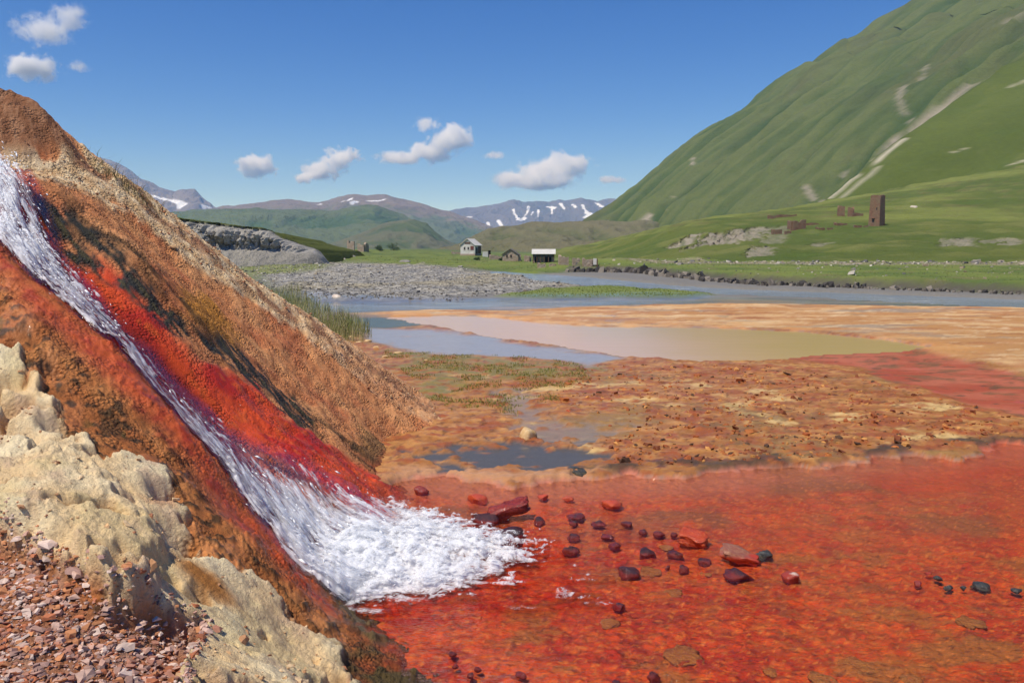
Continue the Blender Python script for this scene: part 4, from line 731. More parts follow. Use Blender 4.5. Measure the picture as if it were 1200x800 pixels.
RM = dict(purple=rock_mat('wet_purple_crust', tuple(lin(58, 10, 16)), tuple(lin(36, 8, 18)), tuple(lin(88, 20, 18)), 22, .5, .35, 1.0, (tuple(lin(120, 26, 16)), .03)),
          red=rock_mat('wet_red_crust', tuple(lin(136, 36, 22)), tuple(lin(104, 24, 22)), tuple(lin(160, 56, 30)), 14, .5, .4, .9),
          orange=rock_mat('orange_crust', tuple(lin(190, 64, 22)), tuple(lin(160, 48, 22)), tuple(lin(206, 96, 36)), 16, .5, .4, .9),
          tan=rock_mat('submerged_tan', tuple(lin(178, 112, 52)), tuple(lin(160, 84, 38)), tuple(lin(198, 144, 76)), 22, .8, .0, 1.0),
          slab=rock_mat('pink_slab', tuple(lin(150, 92, 64)), tuple(lin(136, 70, 44)), tuple(lin(166, 116, 82)), 7, .5, .5, .5, (tuple(lin(178, 58, 26)), .25)),
          white=rock_mat('pale_stone', tuple(lin(222, 206, 186)), tuple(lin(196, 170, 146)), tuple(lin(232, 222, 204)), 8, .7, .2, .5, (tuple(lin(150, 48, 28)), .22)),
          slate=rock_mat('dark_slate', tuple(lin(50, 52, 50)), tuple(lin(36, 36, 36)), tuple(lin(84, 80, 70)), 16, .5, .2, .9),
          beige=rock_mat('dry_beige', tuple(lin(206, 172, 120)), tuple(lin(176, 136, 84)), tuple(lin(222, 194, 148)), 6, .85, .0, .7),
          moss=rock_mat('dark_moss_clump', tuple(lin(44, 42, 30)), tuple(lin(84, 74, 38)), tuple(lin(28, 28, 24)), 10, .5, .6, 1.0),
          grey=rock_mat('grey_boulder', tuple(lin(150, 144, 132)), tuple(lin(118, 114, 106)), tuple(lin(176, 168, 154)), 1.5, .9, .0, .7))
def rock_mesh(name, sx, sy, sz, seed, cuts=5, rough=.12, sub=3):
    bm = bmesh.new(); bmesh.ops.create_icosphere(bm, subdivisions=sub, radius=1); r2 = np.random.default_rng(seed)
    V = np.array([v.co for v in bm.verts])
    for k in range(cuts):
        nrm = r2.normal(0, 1, 3); nrm[2] = nrm[2] * .7 + .15; nrm /= np.linalg.norm(nrm); d = r2.uniform(.45, .75); q = V @ nrm - d; V = V - np.where(q > 0, q, 0)[:, None] * nrm * .95
    V *= 1 + 1.5 * rough * (fbm(V[:, 0] + V[:, 2] * .7 + seed, V[:, 1] - V[:, 2] * .6, .9, 4, seed * 1.3, gain=.6))[:, None]
    ext = np.abs(V).max(0); V = V / ext * [sx, sy, sz]
    for v, c in zip(bm.verts, V): v.co = c
    for f in bm.faces: f.smooth = True
    me = bpy.data.meshes.new(name); bm.to_mesh(me); bm.free()
    return me
def on_ground(px, py):
    v = ray(px, py); ts = np.exp(np.linspace(math.log(3.2), math.log(420), 4000)); p = v[None] * (ts / v[1])[:, None]; p[:, 2] += CAM_H
    g = ground_z(p[:, 0], p[:, 1]); i = np.argmax(p[:, 2] < g); return np.array([p[i, 0], p[i, 1], g[i]])
def rock(px, py, wpx, hpx, mat, label, name='stone', deep=.8, cuts=5, rz=None, tilt=(0, 0), sink=.35, group=None, rough=.12, cat='stone', z=None, seed=None):
    seed = seed if seed is not None else int(px * 7 + py * 13) % 9973
    p = flat(px, py + hpx * .35) if z is None else flat(px, py + hpx * .35, z); base_z = (0.0 if z is None else z)
    k = p[1] / F_PX; w, h = wpx * k, hpx * k
    me = rock_mesh(name, w / 2 * .95, w / 2 * deep * 1.0, h * .52, seed, cuts, rough); o = link(name, me, RM[mat]); o.location = (p[0], p[1] + w * .15, base_z + h * (.08 - sink * .5))
    o.rotation_euler = (math.radians(tilt[0]), math.radians(tilt[1]), math.radians(rz if rz is not None else (seed * 37) % 50 - 25)); tag(o, label, cat, group); return o
PG = 'wet stones in the red pool'
def slab(px, py, wpx, dep_m, thick, mat, label, rz, tilt, lift, taper=.85):   # a broken plate of rock
    p = flat(px, py); k = p[1] / F_PX; w = wpx * k; bm = bmesh.new(); bmesh.ops.create_cube(bm, size=1)
    bmesh.ops.subdivide_edges(bm, edges=bm.edges, cuts=5, use_grid_fill=True); r2 = np.random.default_rng(int(px))
    V = np.array([v.co for v in bm.verts]); e_ = r2.uniform(-.12, .12, 4)
    V[:, 0] += (V[:, 1] * e_[0]) + .20 * fbm(V[:, 1] + px, V[:, 2], .5, 3, 1.); V[:, 1] *= 1 - (1 - taper) * (V[:, 0] + .5); V[:, 1] += .20 * fbm(V[:, 0] + px, V[:, 2], .5, 3, 4.); V[:, 2] += .34 * fbm(V[:, 0] * 1.2 + px, V[:, 1] * 1.2, .5, 3, 7.)
    for v, c in zip(bm.verts, V * [w, dep_m, thick]): v.co = c
    bmesh.ops.bevel(bm, geom=[e for e in bm.edges if e.is_manifold and e.calc_face_angle(0) > .7], offset=thick * .10, segments=2, affect='EDGES')
    for f in bm.faces: f.smooth = True
    me = bpy.data.meshes.new('rock_slab'); bm.to_mesh(me); bm.free(); o = link('rock_slab', me, RM[mat]); o.location = (p[0], p[1], lift); o.rotation_euler = (math.radians(tilt[0]), math.radians(tilt[1]), math.radians(rz))
    tag(o, label, 'stone', PG); return o
slab(596,604,48,.15,.10,'red','thick red brown slab tilted in the pool beside the foam',14,(8,-14),.06)
rock(602,622,44,24,'purple','dark purple boulder directly below the tilted red brown slab',sink=.3,group=PG)
rock(566,604,42,20,'purple','broad purple boulder left of the tilted red brown slab, splashed by foam',sink=.4,group=PG)
rock(559,580,30,15,'orange','orange coated rock just behind the splash, left of the tilted slab',sink=.4,group=PG,cuts=7)
rock(493,571,21,13,'red','red boulder on the pool edge near the foot of the mound',sink=.25,group=PG)
for a in ((631,607,17,12,'purple','round purple stone right of the tilted red brown slab'),(674,603,27,7,'purple','long flat purple stone behind a smaller one, right of the slab'),(673,611,14,7,'purple','small purple stone directly in front of the long flat one'),
          (702,611,23,8,'purple','two humped purple stone in the middle of the dark stones'),(736,612,18,7,'purple','dark stone farthest back in the purple cluster'),(672,627,18,9,'purple','glinting purple stone at the tip of the foam'),
          (669,641,23,14,'purple','reddish purple stone touching the tip of the foam'),(712,626,19,9,'purple','upper purple stone of a touching pair'),(721,636,18,11,'purple','lower purple stone of a touching pair, with bright glints'),
          (715,588,32,10,'orange','glinting orange dome stone at the back of the pool'),(735,667,36,17,'purple','wide dark mound stone in front of the purple cluster'),(637,580,16,7,'orange','small orange stone behind the round purple stone'),
          (666,582,16,7,'orange','small orange stone with glints near the far shore of the pool'),(755,621,15,8,'purple','purple stone left in the row of three'),(774,623,19,8,'purple','purple stone in the middle of the row of three'),
          (790,624,10,7,'purple','purple stone right in the row of three, beside the orange block'),(757,644,28,17,'purple','tall dark purple stone beside a mustard stone'),(780,635,22,9,'tan','mustard stone behind the tall dark purple stone'),
          (792,647,23,8,'purple','flat purple stone below the orange block'),(762,662,31,12,'tan','mustard flat stone just under the water, in front of the tall purple stone'),(792,684,28,22,'tan','squarish tan stone under clear red water'),
          (826,654,19,12,'purple','knobbly purple stone left of the pinkish slab'),(801,663,15,12,'purple','purple stone with a single glint above the squarish tan stone'),(783,663,9,7,'purple','tiny purple stone beside the mustard flat stone'),
          (828,666,17,6,'tan','thin mustard stone below the knobbly purple stone'),(868,670,42,17,'purple','large purple stone under the pinkish slab'),(896,647,27,11,'slate','dark slate stone right of the pinkish slab'),
          (767,788,19,14,'purple','round dark stone at the bottom edge, apart from the others'),(722,797,13,9,'purple','dark stone cut by the bottom edge of the picture'),(611,789,17,8,'purple','dark stone with a white glint at the bottom edge'),
          (560,781,11,8,'purple','small dark stone right of two others near the mound foot'),(552,789,11,8,'purple','small glinting dark stone at the bottom near the mound foot'),(534,778,11,7,'purple','small dark stone nearest the mossy mound foot'),
          (530,764,12,7,'purple','small dark stone at the pool edge above three others'),(727,709,20,9,'purple','dark stone alone below the foam'),(931,672,30,14,'white','white topped stone with a rusty skirt'),
          (1089,670,12,5,'white','little cream stone at the left end of a dark stone line'),(1101,675,14,7,'slate','dark stone beside the little cream stone'),(1112,686,14,8,'slate','dark stone in the middle of the line toward the right edge'),
          (1130,687,9,6,'slate','smallest dark stone in the line toward the right edge'),(1076,681,12,9,'red','red glinting stone left of the dark stone line'),(1152,684,28,9,'slate','long dark slate stone with pale rim near the right edge'),
          (1193,690,16,6,'slate','dark slate stone cut by the right edge'),(800,759,54,18,'tan','largest tan stone showing through the red water'),(713,724,32,9,'tan','tan stone under water below the lone dark stone'),
          (1140,719,38,20,'tan','rounded tan stone under water near the right edge'),(966,786,38,15,'tan','tan stone under water at the bottom, right of centre'),(1008,770,46,16,'tan','long tan stone under water above another at the bottom'),
          (1070,786,32,18,'tan','tan stone under water at the bottom right'),(905,778,22,12,'tan','small tan stone under water at the bottom')):
    sub_ = a[4] == 'tan'; o = rock(*a, group=PG, sink=(.9 if sub_ else .34), rough=(.5 if sub_ else .38), cuts=(2 if sub_ else 6 if a[4] in ('white', 'slate') else 4), deep=(1.0 if sub_ else .8))
    if sub_: o.scale.z = .3; o.location.z = -.034
slab(812,634,32,.16,.085,'orange','orange coated angular block with a dark side, behind the purple stones',-20,(10,12),.025)
slab(868,654,42,.18,.06,'slab','pinkish angular slab tilting down into the red water',-16,(8,16),.02,.6)
rock(621,510,27,19,'beige','angular beige stone standing alone in the grey shallows',sink=-.3,cuts=9,rough=.06,tilt=(0,18),z=.01)
rock(667,481,10,8,'orange','little orange lump on the yellow crust behind the beige stone',sink=.2,z=.03)
rock(676,551,38,16,'moss','dark glistening mossy clump at the edge of the red pool',name='moss_clump',rough=.5,cuts=2,sink=.35,z=.02,cat='moss')
SG = 'pale stones along the foot of the mound'
for a in ((431,398,10,5,'palest flat stone beside the blue shallows'),(466,412,13,6,'largest pale flat stone beside the blue shallows'),(452,417,11,5,'pale stone just left of the largest flat one'),(420,400,10,5,'pale stone nearest the tall grass'),(441,406,12,6,'pale stone in the middle of the row of flat stones'),(500,421,7,5,'small round stone at the edge of the green patch'),(411,394,9,5,'pale stone half hidden by grass at the row end')):
    rock(*a[:4], 'beige', a[4], group=SG, sink=.25, z=.05)

# ------------------------------------------------------------------ gravel, pebbles and grass
shard_m, nt, b = new_mat('stone_shards'); nt.links.new(mixc(nt, .5, attr(nt, 'Col').outputs[0], mixc(nt, 1.0, attr(nt, 'Col').outputs[0], ramp(nt, noise_n(nt, 60, 4, .6, pos(nt)), [(.3, .55), (.7, 1.3)]), 'MULTIPLY')), b.inputs['Base Color']); b.inputs['Roughness'].default_value = .85
r_ = np.random.default_rng(21)
gb_ = sdist(gravel_p, MV[:, 0], MV[:, 1]); inside = np.where((gb_ > -.05))[0]
sel = r_.choice(inside, 7000); gx, gy = MV[sel, 0] + r_.normal(0, .01, len(sel)), MV[sel, 1] + r_.normal(0, .01, len(sel)); sz = r_.gamma(1.5, .0048, len(sel)) + .002
pal = np.array([lin(206, 170, 150), lin(190, 148, 128), lin(170, 118, 96), lin(190, 128, 84), lin(216, 190, 172), lin(164, 128, 114), lin(180, 108, 70)])
cg = pal[r_.integers(0, len(pal), len(sel))] * r_.uniform(.7, 1.15, (len(sel), 1))
o = scatter_mesh('gravel', np.stack([gx, gy, mound_surf(gx, gy) + sz * .25], 1), sz, shard_m, cols=cg, flatz=.42, seed=22, jitter=.5); tag(o, 'pinkish broken stone gravel under the cream rock', None, None, 'stuff')
def shard_mesh(seed):
    r2 = np.random.default_rng(seed); n_ = r2.integers(5, 8); a = np.sort(r2.uniform(0, 6.28, n_)); rr = r2.uniform(.65, 1.1, n_); top = np.stack([np.cos(a) * rr, np.sin(a) * rr * .7, r2.uniform(.18, .34, n_)], 1); bot = top * [1.12, 1.12, 0] - [0, 0, .25]
    bm = bmesh.new(); T_ = [bm.verts.new(v) for v in top]; B_ = [bm.verts.new(v) for v in bot]; bm.faces.new(T_); bm.faces.new(B_[::-1])
    for i in range(n_): j = (i + 1) % n_; bm.faces.new((T_[i], B_[i], B_[j], T_[j]))
    me = bpy.data.meshes.new('stone_shard'); bm.to_mesh(me); bm.free(); return me
sh_mats = []
for i, c in enumerate(pal[:5]):
    m, nt, b = new_mat('shard_tone'); nt.links.new(mixc(nt, ramp(nt, noise_n(nt, 45, 4, .6, pos(nt)), [(.35, 0.), (.65, 1.)]), tuple(c * .8), tuple(c * 1.1)), b.inputs['Base Color']); b.inputs['Roughness'].default_value = .8; sh_mats.append(m)
protos = []
for i in range(10): m_ = shard_mesh(300 + i); m_.materials.append(sh_mats[i % 5]); protos.append(m_)
ins2 = np.where(gb_ > .03)[0]; sel = r_.choice(ins2, 90)
for i, q in enumerate(sel):
    o = link('stone_shard', protos[i % 10]); sc = r_.uniform(.013, .030); px_, py_ = MV[q, 0], MV[q, 1]; o.location = (px_, py_, float(mound_surf(px_, py_)) + sc * .15); o.scale = (sc, sc, sc * r_.uniform(.7, 1.4)); o.rotation_euler = (r_.uniform(-.5, .5), r_.uniform(-.5, .5), r_.uniform(0, 6.28))
    tag(o, 'larger flat pink stone shard lying on the gravel', 'stone', 'pink stone shards on the gravel')
# loose crumbs on the pale crest of the mound and the cream rock
tz = np.where((Sd['tan'] > -.05) | ((Sd['cream'] > 0) & (r_.random(len(Sd['cream'])) < .08)))[0]; sel = r_.choice(tz, 2600); sz = r_.gamma(2., .0035, len(sel)) + .003
pal2 = np.array([lin(206, 164, 116), lin(186, 136, 94), lin(166, 110, 76), lin(222, 190, 146)]); cg = pal2[r_.integers(0, 4, len(sel))] * r_.uniform(.75, 1.1, (len(sel), 1))
o = scatter_mesh('rubble', np.stack([MV[sel, 0], MV[sel, 1], MV[sel, 2] + sz * .2], 1), sz, shard_m, cols=cg, flatz=.55, seed=23, jitter=.45); tag(o, 'crumbs of tan crust along the crest of the mound', None, None, 'stuff')
# pebble bar and stony strips
def scatter_poly(poly, n_, seed, grow=0.0):
    r2 = np.random.default_rng(seed); P_ = np.array(poly); pts = np.zeros((0, 2)); lo, hi = P_.min(0), P_.max(0)
    while len(pts) < n_:
        yv = 1 / r2.uniform(1 / hi[1], 1 / lo[1], n_ * 3); q = np.stack([r2.uniform(lo[0], hi[0], n_ * 3), yv], 1); pts = np.concatenate([pts, q[sdist(poly, q[:, 0], q[:, 1]) > -grow]])
    return pts[:n_]
pb = scatter_poly(pebble_p, 16000, 31, .6); sz = (r_.gamma(1.3, .018, len(pb)) + .010) * (pb[:, 1] / 60) ** .5
pal3 = np.array([lin(170, 164, 150), lin(138, 134, 128), lin(112, 112, 112), lin(196, 186, 164), lin(214, 208, 196), lin(150, 136, 112), lin(96, 96, 98)])
cg = pal3[r_.integers(0, 7, len(pb))] * r_.uniform(.6, 1.1, (len(pb), 1)) * np.interp(pb[:, 1], [38, 60], [.55, 1])[:, None]; o = scatter_mesh('pebbles', np.stack([pb[:, 0], pb[:, 1], ground_z(pb[:, 0], pb[:, 1]) + sz * .25], 1), sz, shard_m, cols=cg, flatz=.7, seed=32); tag(o, 'grey and white pebbles of the river bar', None, None, 'stuff')
sb = np.concatenate([scatter_poly(stone_p, 900, 33, 1.0), scatter_poly(far_p, 500, 34), scatter_poly(left_p, 700, 35)]); sz = (r_.gamma(1.4, .05, len(sb)) + .04) * np.clip(sb[:, 1] / 90, .35, 1.2)
cg = pal3[r_.integers(0, 7, len(sb))] * r_.uniform(.55, 1.0, (len(sb), 1)) * [1, .95, .88]; o = scatter_mesh('scattered_stones', np.stack([sb[:, 0], sb[:, 1], ground_z(sb[:, 0], sb[:, 1]) + sz * .25], 1), sz, shard_m, cols=cg, flatz=.65, seed=36); tag(o, 'small pale stones scattered over the far bank', None, None, 'stuff')
# dark cut bank of the river
bkp = resample(np.array(gp((668,318.5),(740,320),(800,326),(835,330.5),(900,335),(1000,339),(1100,342.3),(1200,345.5),(1300,349))), 420); bj = r_.normal(0, .25, (420, 2)); sz = r_.gamma(3, .05, 420) + .08; sz *= np.clip(1.5 - np.linspace(0, 1.2, 420), .45, 1.5)
cg = np.array([lin(70, 64, 58), lin(96, 88, 78), lin(54, 50, 46), lin(130, 120, 106)])[r_.integers(0, 4, 420)]; q = bkp[:, :2] + bj
o = scatter_mesh('bank_rubble', np.stack([q[:, 0], q[:, 1], np.maximum(ground_z(q[:, 0], q[:, 1]), -.1) + .05], 1), sz, shard_m, cols=cg, flatz=1.0, seed=38, jitter=.5); tag(o, 'dark clods and stones of the cut river bank', None, None, 'stuff')
# rusty clods standing on the mineral flats
fl_p = gp((690,432),(880,430),(1000,445),(1100,470),(1200,498),(1200,522),(1000,538),(900,548),(720,552),(650,535),(720,500),(640,470)); cb_ = scatter_poly(fl_p, 2600, 41); hz = ground_z(cb_[:, 0], cb_[:, 1]); kk = hz > .055 + .01 * r_.random(len(cb_)); cb_ = cb_[kk]; hz = hz[kk]; sz = r_.gamma(1.8, .008, len(cb_)) + .006
cg = np.array([lin(156, 82, 36), lin(178, 104, 46), lin(126, 66, 32), lin(200, 140, 72), lin(84, 56, 34)])[r_.integers(0, 5, len(cb_))] * r_.uniform(.8, 1.1, (len(cb_), 1)); o = scatter_mesh('crust_clods', np.stack([cb_[:, 0], cb_[:, 1], hz + sz * .1], 1), sz, shard_m, cols=cg, flatz=.6, seed=42, jitter=.6); tag(o, 'rusty clods of crust on the orange flats', None, None, 'stuff')
grass_m, nt, b = new_mat('grass_blades'); nt.links.new(attr(nt, 'Col').outputs[0], b.inputs['Base Color']); b.inputs['Roughness'].default_value = .7; b.inputs['Specular IOR Level'].default_value = .2
def blades(name, base_pts, h, w, cols, lean, label, seed):
    r2 = np.random.default_rng(seed); n_ = len(base_pts); a = r2.uniform(0, 6.283, n_); hh = h * r2.uniform(.5, 1.3, n_); ln = r2.normal(0, lean, (n_, 2)) * hh[:, None]; ww = w * r2.uniform(.6, 1.3, n_)
    dx = np.stack([np.cos(a) * ww, np.sin(a) * ww, np.zeros(n_)], 1); up = np.stack([ln[:, 0], ln[:, 1], hh], 1); md = np.stack([ln[:, 0] * .3, ln[:, 1] * .3, hh * .55], 1)
    V = np.stack([base_pts - dx, base_pts + dx, base_pts + md + dx * .7, base_pts + md - dx * .7, base_pts + up], 1).reshape(-1, 3); k5 = 5 * np.arange(n_)[:, None, None]
    Fc = (np.array([[0, 1, 2], [0, 2, 3], [3, 2, 4]])[None] + k5).reshape(-1, 3); cc = np.asarray(cols)[r2.integers(0, len(cols), n_)] * r2.uniform(.75, 1.2, (n_, 1))
    o = link(name, mesh_np(name, V, Fc, False, dict(Col=np.repeat(cc, 5, 0))), grass_m); tag(o, label, None, None, 'stuff'); return o
tg = scatter_poly(gp((300,345),(345,345),(385,368),(425,390),(430,400),(400,402),(350,385)), 5200, 51, .2); clump = fbm(tg[:, 0], tg[:, 1], 1.4, 3, 2.) > -.12; tg = tg[clump]
blades('tall_grass', np.stack([tg[:, 0], tg[:, 1], ground_z(tg[:, 0], tg[:, 1])], 1), .42, .006, [lin(132, 136, 78), lin(156, 150, 96), lin(106, 116, 58), lin(172, 160, 112)], .25, 'pale tall grass growing behind the crest of the mound', 52)
gg = scatter_poly(green_p + moss_p[2:5], 15000, 53, .3); gg = gg[fbm(gg[:, 0], gg[:, 1], .9, 4, 4.) > .02]
blades('short_grass', np.stack([gg[:, 0], gg[:, 1], ground_z(gg[:, 0], gg[:, 1])], 1), .035, .005, [lin(110, 118, 52), lin(136, 134, 64), lin(92, 104, 44), lin(150, 136, 70)], .5, 'short green grass on the damp flats', 54)
ct = pick(MV, [(130,204),(142,214),(150,220),(165,232),(120,200),(176,240)]); cp = np.repeat(ct, 26, 0) + np.random.default_rng(6).normal(0, .07, (156, 3)) * [1, 1, 0]; cp[:, 2] = mound_surf(cp[:, 0], cp[:, 1])
blades('crest_grass', cp, .16, .003, [lin(120, 112, 70), lin(90, 84, 60), lin(140, 130, 80)], .6, 'thin dry grass stems on the crest of the mound', 55)
mg = np.concatenate([scatter_poly(meadow_p, 9000, 56), scatter_poly(isle_p, 2500, 57), scatter_poly(far_p, 9000, 58), scatter_poly(yel_p, 2500, 59)]); hgm = .10 * np.clip(mg[:, 1] / 110, .4, 1.3)
blades('meadow_grass', np.stack([mg[:, 0], mg[:, 1], ground_z(mg[:, 0], mg[:, 1])], 1), hgm, .05 * np.clip(mg[:, 1] / 110, .4, 1.4), [lin(108, 124, 54), lin(94, 112, 46), lin(130, 134, 66), lin(118, 116, 62)], .8, 'grass of the meadows beside the river', 60)

# ------------------------------------------------------------------ village, tower, ruins
def stone_mat(name, c1, c2, c3, scale, bump=.6):
    m, nt, b = new_mat(name); tc = nd(nt, 'ShaderNodeTexCoord').outputs['Object']; mp_ = nd(nt, 'ShaderNodeMapping'); mp_.inputs['Scale'].default_value = (scale, scale, scale * 2.2); nt.links.new(tc, mp_.inputs[0])
    vo = nd(nt, 'ShaderNodeTexVoronoi'); vo.inputs['Scale'].default_value = 1; nt.links.new(mp_.outputs[0], vo.inputs['Vector']); sp_ = nd(nt, 'ShaderNodeSeparateColor'); nt.links.new(vo.outputs['Color'], sp_.inputs[0])
    col = mixc(nt, sp_.outputs[0], c1, c2); col = mixc(nt, ramp(nt, noise_n(nt, scale * .35, 4, .6, tc), [(.4, 0.), (.62, 1.)]), col, c3); nt.links.new(col, b.inputs['Base Color']); b.inputs['Roughness'].default_value = .95
    bp = nd(nt, 'ShaderNodeBump'); bp.inputs['Strength'].default_value = bump; bp.inputs['Distance'].default_value = .12; bp.invert = True; nt.links.new(vo.outputs['Distance'], bp.inputs['Height']); nt.links.new(bp.outputs[0], b.inputs['Normal']); return m
BM_ = dict(red=stone_mat('red_shale', tuple(lin(106, 74, 56)), tuple(lin(142, 104, 80)), tuple(lin(124, 104, 78)), 2.6), grey=stone_mat('grey_rubble', tuple(lin(150, 134, 116)), tuple(lin(186, 168, 146)), tuple(lin(164, 140, 118)), 2.2),
           white=stone_mat('whitewash', tuple(lin(206, 202, 192)), tuple(lin(222, 218, 208)), tuple(lin(184, 176, 164)), 1.2, .2), dark=rock_mat('dark_opening', tuple(lin(34, 30, 28)), tuple(lin(26, 24, 24)), tuple(lin(42, 36, 32)), 2, .9, 0, .2),
           roof=rock_mat('pale_sheet_roof', tuple(lin(206, 202, 190)), tuple(lin(190, 184, 172)), tuple(lin(216, 212, 202)), .8, .5, 0, .1), oldroof=rock_mat('weathered_roof', tuple(lin(104, 98, 90)), tuple(lin(86, 80, 74)), tuple(lin(128, 120, 108)), 1.2, .8, 0, .3),
           wood=rock_mat('old_timber', tuple(lin(104, 78, 58)), tuple(lin(84, 62, 48)), tuple(lin(124, 96, 72)), 2, .9, 0, .4), redwood=rock_mat('red_boards', tuple(lin(110, 58, 44)), tuple(lin(90, 46, 38)), tuple(lin(126, 72, 56)), 2, .9, 0, .3),
           blue=rock_mat('blue_grey_boards', tuple(lin(96, 100, 116)), tuple(lin(80, 84, 98)), tuple(lin(110, 112, 124)), 2, .8, 0, .3))
def box(name, mat, parent, x0, x1, y0, y1, z0, z1):
    bm = bmesh.new(); bmesh.ops.create_cube(bm, size=1, matrix=Matrix.Translation(((x0 + x1) / 2, (y0 + y1) / 2, (z0 + z1) / 2)) @ Matrix.Diagonal((x1 - x0, y1 - y0, z1 - z0, 1))); bmesh.ops.bevel(bm, geom=bm.edges[:], offset=.012, segments=1, affect='EDGES')
    me = bpy.data.meshes.new(name); bm.to_mesh(me); bm.free(); return link(name, me, BM_[mat], parent)
def poly_prism(name, mat, parent, pts, y0, y1):           # outline in x,z pushed along y
    bm = bmesh.new(); A = [bm.verts.new((x, y0, z)) for x, z in pts]; B = [bm.verts.new((x, y1, z)) for x, z in pts]; bm.faces.new(A); bm.faces.new(B[::-1])
    for i in range(len(pts)): j = (i + 1) % len(pts); bm.faces.new((A[j], A[i], B[i], B[j]))
    bmesh.ops.recalc_face_normals(bm, faces=bm.faces); me = bpy.data.meshes.new(name); bm.to_mesh(me); bm.free(); return link(name, me, BM_[mat], parent)
def ruin_wall(name, mat, parent, path, h, th, seed, rag=.35, taper=0.0, step=.35):   # free-standing masonry with a broken top
    P = resample(np.array(path, float), max(4, int(np.linalg.norm(np.diff(np.array(path, float), axis=0), axis=1).sum() / step))); n_ = len(P); t = np.gradient(P, axis=0); t /= np.linalg.norm(t, axis=1, keepdims=True) + 1e-9; nn = np.stack([-t[:, 1], t[:, 0]], 1)
    cen = P.mean(0); hs = h * (1 + rag * fbm(np.arange(n_) * step, np.full(n_, seed * 3.7), 1.6, 3, seed) * 1.4); nz_ = 7; V = []
    for side in (-1, 1):
        for k in range(nz_):
            z = hs * k / (nz_ - 1); q = P + nn * side * th / 2; q = cen + (q - cen) * (1 - taper * (z / h))[:, None]; q = q + nn * (.05 * fbm(np.arange(n_) * step + side * 9, z, .7, 2, seed))[:, None]; V.append(np.stack([q[:, 0], q[:, 1], z - .4 * (k == 0)], 1))
    V = np.array(V).reshape(-1, 3); idn = lambda s_, k, i: (s_ * nz_ + k) * n_ + i; Fc = []
    for i in range(n_ - 1):
        for k in range(nz_ - 1): Fc += [(idn(0, k, i), idn(0, k, i + 1), idn(0, k + 1, i + 1), idn(0, k + 1, i)), (idn(1, k, i + 1), idn(1, k, i), idn(1, k + 1, i), idn(1, k + 1, i + 1))]
        Fc.append((idn(0, nz_ - 1, i), idn(0, nz_ - 1, i + 1), idn(1, nz_ - 1, i + 1), idn(1, nz_ - 1, i)))
    for k in range(nz_ - 1): Fc += [(idn(1, k, 0), idn(0, k, 0), idn(0, k + 1, 0), idn(1, k + 1, 0)), (idn(0, k, n_ - 1), idn(1, k, n_ - 1), idn(1, k + 1, n_ - 1), idn(0, k + 1, n_ - 1))]
    return link(name, mesh_np(name, V, np.array(Fc), False), BM_[mat], parent)
def gable_house(loc, rz, w, l, h, rh, wall, roof, label, nwin=2, side_dark=True, name='stone_house', eave=.3):
    t = empty(name, loc, math.radians(rz)); t.scale = [loc[1] / 230] * 3; tag(t, label, 'house', 'village houses')
    poly_prism('wall', wall, t, [(-w / 2, -.6), (w / 2, -.6), (w / 2, h), (0, h + rh), (-w / 2, h)], 0, l)
    for sgn in (-1, 1):
        e_ = rh / (w / 2); xo = w / 2 + eave; pts = [(0, h + rh + .14), (sgn * xo, h - eave * e_ + .14), (sgn * xo, h - eave * e_ + .02), (0, h + rh + .02)]; poly_prism('roof_panel', roof, t, pts if sgn > 0 else pts[::-1], -eave, l + eave)
    for i in range(nwin):
        x = (i - (nwin - 1) / 2) * w * .26 - w * .08; wd = box('window', 'dark', t, x - .24, x + .24, -.03, .06, h * .56, h * .56 + .75); box('sill', wall, wd, x - .32, x + .32, -.09, -.032, h * .56 - .1, h * .56 - .01)
    return t
hl = on_ground(548, 299.5); H = gable_house(hl, -24, 4.6, 4.2, 3.0, 1.7, 'white', 'roof', 'whitewashed gabled house with a pale roof, standing highest in the village')
box('plinth', 'grey', H, -2.42, 2.42, -.12, 4.3, -.9, .5); box('balcony_panel', 'redwood', H, .95, 2.0, -.08, -.01, 1.6, 2.7); box('door', 'dark', H, 2.29, 2.36, .8, 1.7, .5, 2.3); box('gable_boards', 'wood', H, -.9, .9, -.07, -.012, 3.3, 3.85)
box('side_boards', 'wood', H, 2.302, 2.352, 2.0, 4.0, .6, 2.7)
sl = on_ground(570, 301); t = empty('shed', sl, 0); t.scale = [sl[1] / 230] * 3; tag(t, 'little white shed with a dark doorway beside the whitewashed house', 'shed'); box('wall', 'white', t, -1.1, .5, 0, 1.6, -.5, 1.5); box('door', 'dark', t, .52, 1.2, .1, 1.5, -.5, 1.8); box('roof', 'oldroof', t, -1.2, 1.3, -.1, 1.7, 1.82, 1.92)
gh = on_ground(598, 306); H = gable_house(gh, -8, 4.6, 3.6, 1.9, 1.5, 'grey', 'oldroof', 'grey ruined house with a dark gable between the two intact houses', 2)
lh = on_ground(637, 308); t = empty('long_house', lh, math.radians(-3)); t.scale = [lh[1] / 230] * 3; tag(t, 'long low house with a bright white roof and an open porch', 'house', 'village houses')
box('wall', 'grey', t, -3.1, 3.1, 1.0, 4.0, -.6, 2.4); poly_prism('roof', 'roof', t, [(-3.4, 2.45), (3.4, 2.45), (3.4, 2.52), (-3.4, 2.52)], -.4, 4.2)
bm = bmesh.new(); vs_ = [bm.verts.new(v) for v in ((-3.45, -.3, 2.5), (3.45, -.3, 2.5), (3.45, 2.4, 3.9), (-3.45, 2.4, 3.9), (-3.45, 4.4, 2.6), (3.45, 4.4, 2.6), (-3.45, 4.4, 2.5), (3.45, 4.4, 2.5))]
